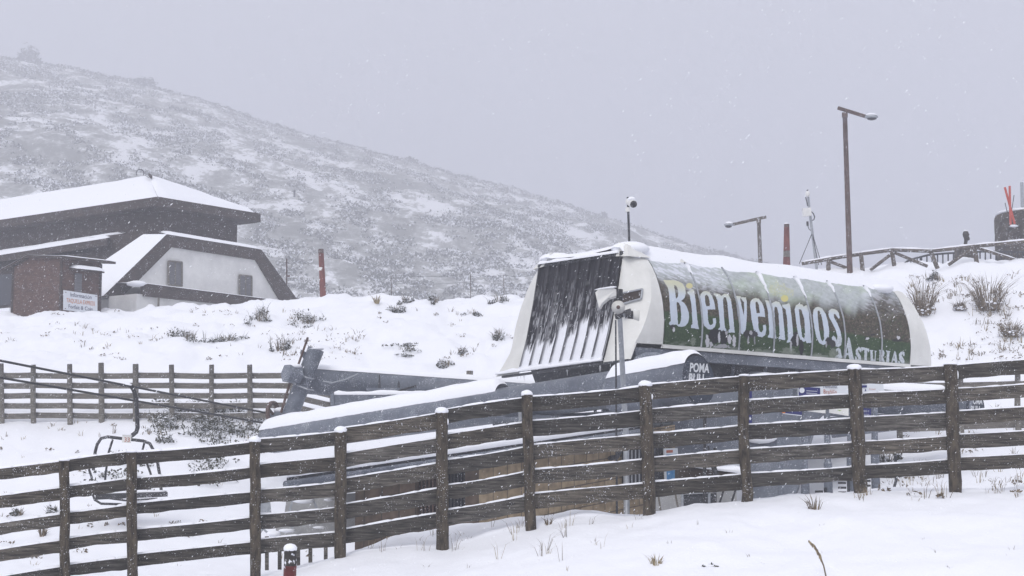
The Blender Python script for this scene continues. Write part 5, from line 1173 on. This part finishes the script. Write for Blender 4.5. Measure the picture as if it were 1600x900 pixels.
# stone tower with skis
Yt = 60.5; TW = thing('stone_pillar', 'broad dark stone pillar standing at the right edge of the ridge', 'stone pillar', tuple(P(1590, 415, Yt)))
mb = MB(); rows = []
cx_ = P(1606, 410, Yt+1.2); rad = (1606-1556.5)/F*(Yt+1.2)
for j in range(15):
    z = cx_.z-.4+(P(0, 326, Yt).z-cx_.z+.4)*j/14; row = []
    for k in range(40):
        a = 2*math.pi*k/40; rr = rad*(1+.018*mnoise.noise(Vector((math.cos(a)*3, math.sin(a)*3, z*2.5))))*(1 if j < 14 else .98); zz = z+(0 if j < 10 else (j-10)/4*.10*math.cos(a+.2)*1.0)
        row.append(Vector((cx_.x+math.cos(a)*rr*.98, cx_.y+math.sin(a)*rr, zz)))
    rows.append(row)
mb.quadgrid(rows, close=True); b0 = len(mb.v)-40; mb.f.append(tuple(b0+k for k in range(40))); mb.m.append(0)
build('stonework', mb, 'stone', TW, smooth=True)
build('pillar_snow', MB().ball(Vector((cx_.x, cx_.y, P(0, 326, Yt).z+.0)), (rad*.96, rad*.96, .16), seg=30, rings=8), 'snowcap', TW, smooth=True)
build('ledge', MB().bar(P(1574, 353.5, Yt-.15), P(1591, 352.5, Yt-.15), .28, .05), 'stone', TW); build('ledge_snow', MB().ball(P(1583, 353, Yt-.2), (.22, .14, .05), seg=12, rings=6), 'snowcap', TW, smooth=True)
Ys = Yt-.2
def flat(name, label, cat, a_, b_, w_, th, m_, Yz, group=None):
    A_ = P(*a_, Yz); Bb = P(*b_, Yz); return single(name, MB().bar(A_, Bb, th, w_, up=Vector((1, 0, 0))), m_, label, cat, group, loc=tuple(A_))
single('ski', MB().bar(P(1585.5, 350, Ys), P(1570, 292.5, Ys), .085, .025, up=Vector((0, 1, 0))), 'skired', 'red ski leaning left at the top, crossed against the stone pillar', 'ski', 'crossed red skis')
single('ski', MB().bar(P(1579, 351, Ys-.05), P(1577.5, 290.5, Ys-.05), .085, .025, up=Vector((0, 1, 0))), 'skired', 'nearly upright red ski crossing the leaning one on the stone pillar', 'ski', 'crossed red skis')
single('ski_pole', MB().tube([P(1577, 346, Ys+.05), P(1570.5, 317, Ys+.05)], .016, 6), 'steeldk', 'dark ski pole left of the crossed red skis', 'ski pole')
single('ski_pole', MB().tube([P(1578, 346, Ys+.02), P(1584.5, 305, Ys+.02)], .016, 6), 'steeldk', 'dark ski pole right of the crossed red skis', 'ski pole')
b = P(1598.5, 330, Yt+2); r_ = single('grey_post', MB().tube([P(1600, 425, Yt+3.2), P(1596.5, 285, Yt+3.2)], [.075, .065], 10), 'galv', 'plain grey metal post rising behind the stone pillar at the right edge', 'post')
# old wire fence on the ridge, left of the canopy
Yw = 64; WF = thing('wire_fence', 'sagging wire fence with thin crooked posts on the ridge left of the canopy', 'fence', tuple(P(735, 470, Yw)))
wp_ = [(611, 430), (735, 428), (787, 430), (840, 428)]
for i, (x, y) in enumerate(wp_): build('post', MB().tube([P(x+random.uniform(-2, 2), 474, Yw), P(x+.5, (y+474)/2, Yw), P(x, y, Yw)], .018, 6), 'bark', WF)
for dy_ in (0, 12):
    pts = []
    for (xa, ya), (xb, yb) in zip(wp_, wp_[1:]):
        for k in range(8): t = k/8; pts.append(P(xa+(xb-xa)*t, ya+(yb-ya)*t+dy_+3*math.sin(math.pi*t), Yw))
    build('wire', MB().tube(pts, .005, 4), 'steeldk', WF)
b = P(448, 470, 75); r_ = thing('thin_pole', 'thin faint pole with a small bracket just right of the white gabled wing', 'pole', tuple(b))
build('pole', MB().tube([b-UP*.2, P(448, 404, 75)], .04, 6), 'rust', r_); build('bracket', MB().bar(P(448, 432, 75), P(453, 431, 75), .08, .08), 'rust', r_)
b = hillpt(461, .16); hp_ = 0; r_ = single('slope_marker', MB().tube([P(460, 308, 210), P(460, 297, 210)], .14, 6), 'steeldk', 'tiny dark marker far up on the misty hillside', 'marker')
hz_ = P(460, 308, 210)

# ================================================================== VEGETATION
def grass_tuft(mb, c, r, h, n, lean=.5, mi=0, w=.008):
    for _ in range(n):
        a = random.uniform(0, 6.283); q = r*.35*random.random()**.5; b = Vector((c[0]+q*math.cos(a), c[1]+q*math.sin(a), c[2]-.04)); hh = h*random.uniform(.4, 1)
        L_ = lean*hh*random.uniform(.1, 1); m = b+Vector((math.cos(a)*L_*.35, math.sin(a)*L_*.35, hh*.6)); t = b+Vector((math.cos(a)*L_, math.sin(a)*L_, hh*random.uniform(.75, 1)))
        ww = w*random.uniform(.6, 1.3); b0 = len(mb.v); sx_ = Vector((ww, 0, 0)); sy_ = Vector((0, ww, 0))
        mb.v += [tuple(b-sx_), tuple(b+sx_), tuple(b+sy_), tuple(m-sx_*.7), tuple(m+sx_*.7), tuple(m+sy_*.7), tuple(t)]
        for f in ((0, 1, 4, 3), (1, 2, 5, 4), (2, 0, 3, 5), (3, 4, 6), (4, 5, 6), (5, 3, 6)): mb.f.append(tuple(b0+i for i in f)); mb.m.append(mi)
def snow_bits(mb, c, r, h, n, s, mi):
    for _ in range(n):
        a = random.uniform(0, 6.283); q = r*random.random()**.5; p = (c[0]+q*math.cos(a), c[1]+q*math.sin(a), c[2]+h*random.random()*(1-.6*q/r))
        k = s*random.uniform(.5, 1.4); mb.ball(p, (k, k, k*.6), mi, 5, 3, .3)
def heathclump(mb, c, r, h, n, s, snowp=.45):
    for _ in range(n):
        a = random.uniform(0, 6.283); q = r*random.random()**.5; zz = h*random.random()*(1-.7*(q/r)**2); p = Vector((c[0]+q*math.cos(a), c[1]+q*math.sin(a), c[2]+zz))
        mi = 1 if random.random() < snowp*(.5+zz/h) else 0; b0 = len(mb.v); u = Vector([random.gauss(0, 1) for _ in range(3)]).normalized(); w_ = u.cross(Vector([random.gauss(0, 1) for _ in range(3)])).normalized(); k = s*random.uniform(.5, 1.4)
        if mi: u.z *= .3; w_.z *= .3
        mb.v += [tuple(p-u*k), tuple(p+w_*k*.45), tuple(p+u*k), tuple(p-w_*k*.45)]; mb.f.append((b0, b0+1, b0+2, b0+3)); mb.m.append(mi)
def shrub(name, label, cat, px, py, kind, r, h, Ymin=12, Ymax=75, Yf=None, group=None):
    c = hit(px, py, Ymin, Ymax) if Yf is None else gp(px, Yf)
    root = thing(name, label, cat, tuple(c), group)
    if kind == 'spiky':
        mb = MB(); grass_tuft(mb, c, r, h, int(60+r*60), 1.0, w=.012); build('stems', mb, ['twig'], root)
        mb = MB(); heathclump(mb, c, r*.65, h*.55, 380, .04, .6); build('foliage', mb, ['twig', 'snowcap'], root)
        mb = MB(); snow_bits(mb, c, r*.6, h*.4, 26, .05, 0); build('snow_clumps', mb, 'snowcap', root, smooth=True); tag(mb_last(), kind='stuff')
    elif kind == 'heath':
        mb = MB(); rd = random.Random(int(px*7+py))
        nsub = 3+int(r*9); sc_ = .042 if c.y > 30 else .02
        for q_ in range(nsub):
            a_ = rd.uniform(0, 6.283); dd_ = r*rd.uniform(.15, 1.0); cc = (c.x+dd_*math.cos(a_)*1.2, c.y+dd_*math.sin(a_), 0); cc = (cc[0], cc[1], G(cc[0], cc[1])-.02)
            heathclump(mb, cc, r*rd.uniform(.22, .55), h*rd.uniform(.35, 1.0), int(420*r/nsub*3)+26, sc_, .72)
            grass_tuft(mb, cc, r*.5, h*rd.uniform(.7, 1.25), 5, .8, w=.008 if c.y > 30 else .004)
        build('foliage', mb, ['leaf', 'snowcap'], root)
        mb = MB(); grass_tuft(mb, c, r*1.2, h*1.0, 16, .8, w=.009 if c.y > 30 else .004); build('stems', mb, ['twig'], root)
    elif kind == 'grass':
        mb = MB(); grass_tuft(mb, c, r, h, int(22+r*60), .8, w=.006 if c.y < 26 else .012); build('blades', mb, ['straw' if random.random() < .4 else 'twig'], root)
    return root
def mb_last(): return COL.objects[-1]
SHR = [
 ('broom_bush', 'big spiky dry bush on the right bank below the bust pedestal', 'bush', 1547, 487, 'spiky', .95, 1.5),
 ('broom_bush', 'tall thin frosted bush on the bank just right of the canopy end', 'bush', 1443, 492, 'spiky', .6, 1.45),
 ('broom_bush', 'low frosted bush on the bank at the right edge above the near fence', 'bush', 1580, 528, 'spiky', .65, .65),
 ('broom_bush', 'small twiggy bush between the two larger bushes of the right bank', 'bush', 1500, 486, 'spiky', .35, .45),
 ('heather_bush', 'rounded snow-laden heather bush on the ridge right of the annex', 'bush', 408, 502, 'heath', .5, .62),
 ('heather_bush', 'dark heather clump on the upper bank below the left marker pole', 'bush', 484, 506, 'heath', .55, .5),
 ('heather_bush', 'snow-laden heather clump on the bank left of a smaller one, above the far fence', 'bush', 298, 530, 'heath', .58, .5),
 ('heather_bush', 'small heather clump right of the larger one above the far fence', 'bush', 356, 533, 'heath', .48, .4),
 ('heather_bush', 'dark low bush on the crest just below the wire fence', 'bush', 617, 488, 'heath', .38, .35),
 ('heather_bush', 'bushy dark tuft on the ridge crest immediately left of the canopy', 'bush', 781, 471, 'heath', .32, .45),
 ('heather_bush', 'small green-brown tuft on the ridge crest near its middle', 'bush', 680, 473, 'heath', .24, .42),
 ('heather_bush', 'flat snowy tuft left of the dark crest bush, by the ridge dip', 'bush', 634, 472, 'heath', .24, .4),
 ('heather_bush', 'tiny crest tuft farthest left, right of the red-brown pole', 'bush', 589, 474, 'grass', .2, .42),
 ('heather_bush', 'small low clump of heather on the mid bank above the lift tube', 'bush', 738, 490, 'heath', .4, .22),
 ('heather_bush', 'sparse speckled heather patch on the mid bank above the lift tube', 'bush', 636, 545, 'heath', .62, .16),
 ('heather_bush', 'upright green tuft on the bank beside the left edge of the canopy', 'bush', 776, 532, 'heath', .2, .5),
 ('heather_bush', 'leaning tuft on the lower bank above the tube, left of the canopy', 'bush', 722, 555, 'heath', .22, .36),
 ('heather_bush', 'snowy sprig clump on the lower bank above the lift tube end', 'bush', 697, 572, 'heath', .35, .3),
 ('heather_bush', 'brown twiggy tuft on the bank left of the leaning cylinder', 'bush', 438, 548, 'heath', .25, .6),
 ('heather_bush', 'small bush seen through the fence right of the gate posts', 'bush', 1386, 722, 'heath', .28, .42),
 ('heather_bush', 'small tuft below the crossed diagonal braces of the right ridge', 'bush', 1463, 437, 'heath', .25, .35),
 ('heather_bush', 'dark tuft seen through the fence at the lower left, left of two', 'bush', 30, 806, 'heath', .18, .26),
 ('heather_bush', 'dark tuft seen through the fence at the lower left, right of two', 'bush', 80, 800, 'heath', .22, .26),
 ('dry_plant', 'dry branching weed behind the fence below the lift chair', 'weed', 66, 838, 'grass', .12, .34),
 ('grass_tuft', 'dry grass tuft on the near snow beyond the bowed fence post', 'grass tuft', 1273, 797, 'grass', .22, .28),
 ('grass_tuft', 'small dark grass tuft on the near snow below the fence, right of centre', 'grass tuft', 1025, 884, 'grass', .14, .2),
 ('grass_tuft', 'flattened brown tuft on the near snow right of the small dark tuft', 'grass tuft', 1109, 886, 'heath', .08, .05),
 ('grass_tuft', 'small tuft at the foot of the post right of the canopy front', 'grass tuft', 857, 821, 'grass', .12, .16),
]
for a in SHR:
    name, lab, cat, px, py, kind, r, h = a; ymin = 12
    if py > 845 and px > 700 or name == 'grass_tuft': shrub(name, lab, cat, px, py, kind, r, h, 10)
    else: shrub(name, lab, cat, px, py, kind, r, h, 24)
# tall dry stalk in the near snow
c = hit(1292, 905, 8); r_ = thing('dry_stalk', 'tall bent dry seed stalk at the bottom edge in the near snow', 'dry plant', tuple(c))
Yd = c.y; build('stem', MB().tube([P(1293, 912, Yd), P(1287, 884, Yd), P(1280, 867, Yd), P(1272, 853, Yd), P(1263, 845, Yd)], [.008, .008, .012, .014, .004], 6), 'twig', r_)
mb = MB()
for t in np.linspace(0, 1, 34):
    p = P(np.interp(t, [0, .5, 1], [1284, 1276, 1264]), np.interp(t, [0, .5, 1], [876, 859, 846]), Yd); mb.ball(p+Vector((random.uniform(-.012, .012), random.uniform(-.01, .01), 0)), (.008, .008, .016), seg=5, rings=3)
build('seed_head', mb, 'straw', r_); tag(mb_last(), kind='stuff')
# heather mass behind the chair (uncountable)
mb = MB()
for _ in range(230):
    px = random.gauss(318, 48); py = random.gauss(662, 17)
    if not (225 < px < 425 and 628 < py < 700): continue
    if float(fbm(px*.05, py*.11, 3, 5)) < .47: continue
    c = hit(px, py, 26, 46); heathclump(mb, c, random.uniform(.2, .42), random.uniform(.12, .42), 80, .045, .75); grass_tuft(mb, c, .3, .4, 4, .9, w=.01)
for _ in range(34):
    px = random.gauss(190, 22) if random.random() < .5 else random.gauss(330, 25); py = random.gauss(737, 14)
    c = hit(px, py, 26, 46); heathclump(mb, c, random.uniform(.2, .4), .2, 60, .045, .6)
single('heather', mb, ['leaf', 'snowcap'], 'patchy snow-covered heather on the slope behind the lift chair', 'heather', kind='stuff', loc=(0, 0, 0))
# scattered dry grass and sprigs over banks and near snow
mb = MB(); k = 0
def band(nm, x0, x1, y0, y1, n, ymin, r, h, cnt, w, hp=0):
    for _ in range(n):
        px = random.uniform(x0, x1); py = random.uniform(y0, y1)
        if float(vnoise(px*.02, py*.04, 77)) < .42: continue
        c = hit(px, py, ymin)
        if hp and random.random() < hp: heathclump(mb, c, r*random.uniform(.4, 1.3), h*.35, 16, .035, .3)
        else: grass_tuft(mb, c, r, h*random.uniform(.4, 1.2), random.randint(2, cnt), .9, random.choice((0, 0, 2)), w)
band('bank', 0, 800, 485, 565, 240, 30, .2, .28, 5, .009, .55)
band('bank2', 420, 620, 500, 575, 60, 30, .3, .3, 6, .009, .4)
band('slope', 0, 420, 655, 690, 60, 30, .2, .3, 5, .009, .2)
band('rbank', 1420, 1600, 425, 565, 330, 30, .22, .4, 7, .010, .5)
band('rlow', 1350, 1600, 640, 762, 110, 24, .18, .35, 6, .008, .35)
band('field', 0, 560, 700, 890, 130, 22, .15, .2, 5, .006, .5)
band('near', 620, 1600, 800, 900, 60, 10, .08, .12, 4, .003, .0)
band('fenceline', 560, 1000, 800, 880, 60, 14, .12, .35, 5, .003, 0)
band('fenceline2', 1330, 1600, 745, 785, 70, 14, .14, .32, 6, .004, .15)
single('dry_grass', mb, ['twig', 'snowcap', 'straw'], 'thin dry grass blades and sprigs poking through the snow', 'dry grass', kind='stuff', loc=(0, 0, 0))

# ================================================================== LIGHT
w = bpy.data.worlds.new('World'); sc.world = w; w.use_nodes = True; nt = w.node_tree
bg = nt.nodes['Background']; sky = nt.nodes.new('ShaderNodeTexSky'); sky.sky_type = 'NISHITA'; sky.sun_disc = False
sky.sun_elevation = R(38); sky.sun_rotation = R(200); sky.air_density = 1.0; sky.dust_density = 4; sky.ozone_density = 1.5
hs = nt.nodes.new('ShaderNodeHueSaturation'); hs.inputs['Saturation'].default_value = .3; nt.links.new(sky.outputs[0], hs.inputs['Color'])
mx = nt.nodes.new('ShaderNodeMixRGB'); mx.inputs[0].default_value = .85
tcw = nt.nodes.new('ShaderNodeTexCoord'); sep = nt.nodes.new('ShaderNodeSeparateXYZ'); rpw = nt.nodes.new('ShaderNodeValToRGB')   # overcast cloud deck: brighter overhead than at the horizon
nt.links.new(tcw.outputs['Generated'], sep.inputs[0]); nt.links.new(sep.outputs['Z'], rpw.inputs[0]); rpw.color_ramp.elements[0].position = .0; rpw.color_ramp.elements[1].position = .8
rpw.color_ramp.elements[0].color = (.43, .445, .535, 1); rpw.color_ramp.elements[1].color = (1, 1, 1.05, 1)
mulw = nt.nodes.new('ShaderNodeMixRGB'); mulw.blend_type = 'MULTIPLY'; mulw.inputs[0].default_value = 1; mulw.inputs[2].default_value = (13.5, 13.5, 13.5, 1)
nt.links.new(rpw.outputs[0], mulw.inputs[1]); nt.links.new(mulw.outputs[0], mx.inputs[2])
nt.links.new(hs.outputs[0], mx.inputs[1]); nt.links.new(mx.outputs[0], bg.inputs['Color']); bg.inputs['Strength'].default_value = .1
sl = bpy.data.lights.new('sun', 'SUN'); sl.energy = 1.6; sl.angle = R(25); sl.color = (1, .97, .94)
so = bpy.data.objects.new('sun', sl); COL.objects.link(so)
az = R(200); el = R(38)   # sky rotation measured clockwise from +Y
sv = Vector((math.sin(az)*math.cos(el), math.cos(az)*math.cos(el), math.sin(el)))
so.rotation_euler = sv.to_track_quat('Z', 'Y').to_euler()
sc.render.engine = 'CYCLES'
sc.cycles.volume_bounces = 2; sc.cycles.max_bounces = 6; sc.cycles.use_denoising = True
vs = sc.view_settings; vs.view_transform = 'Standard'; vs.look = 'None'; vs.gamma = 1; vs.exposure = -.24; vs.use_curve_mapping = False
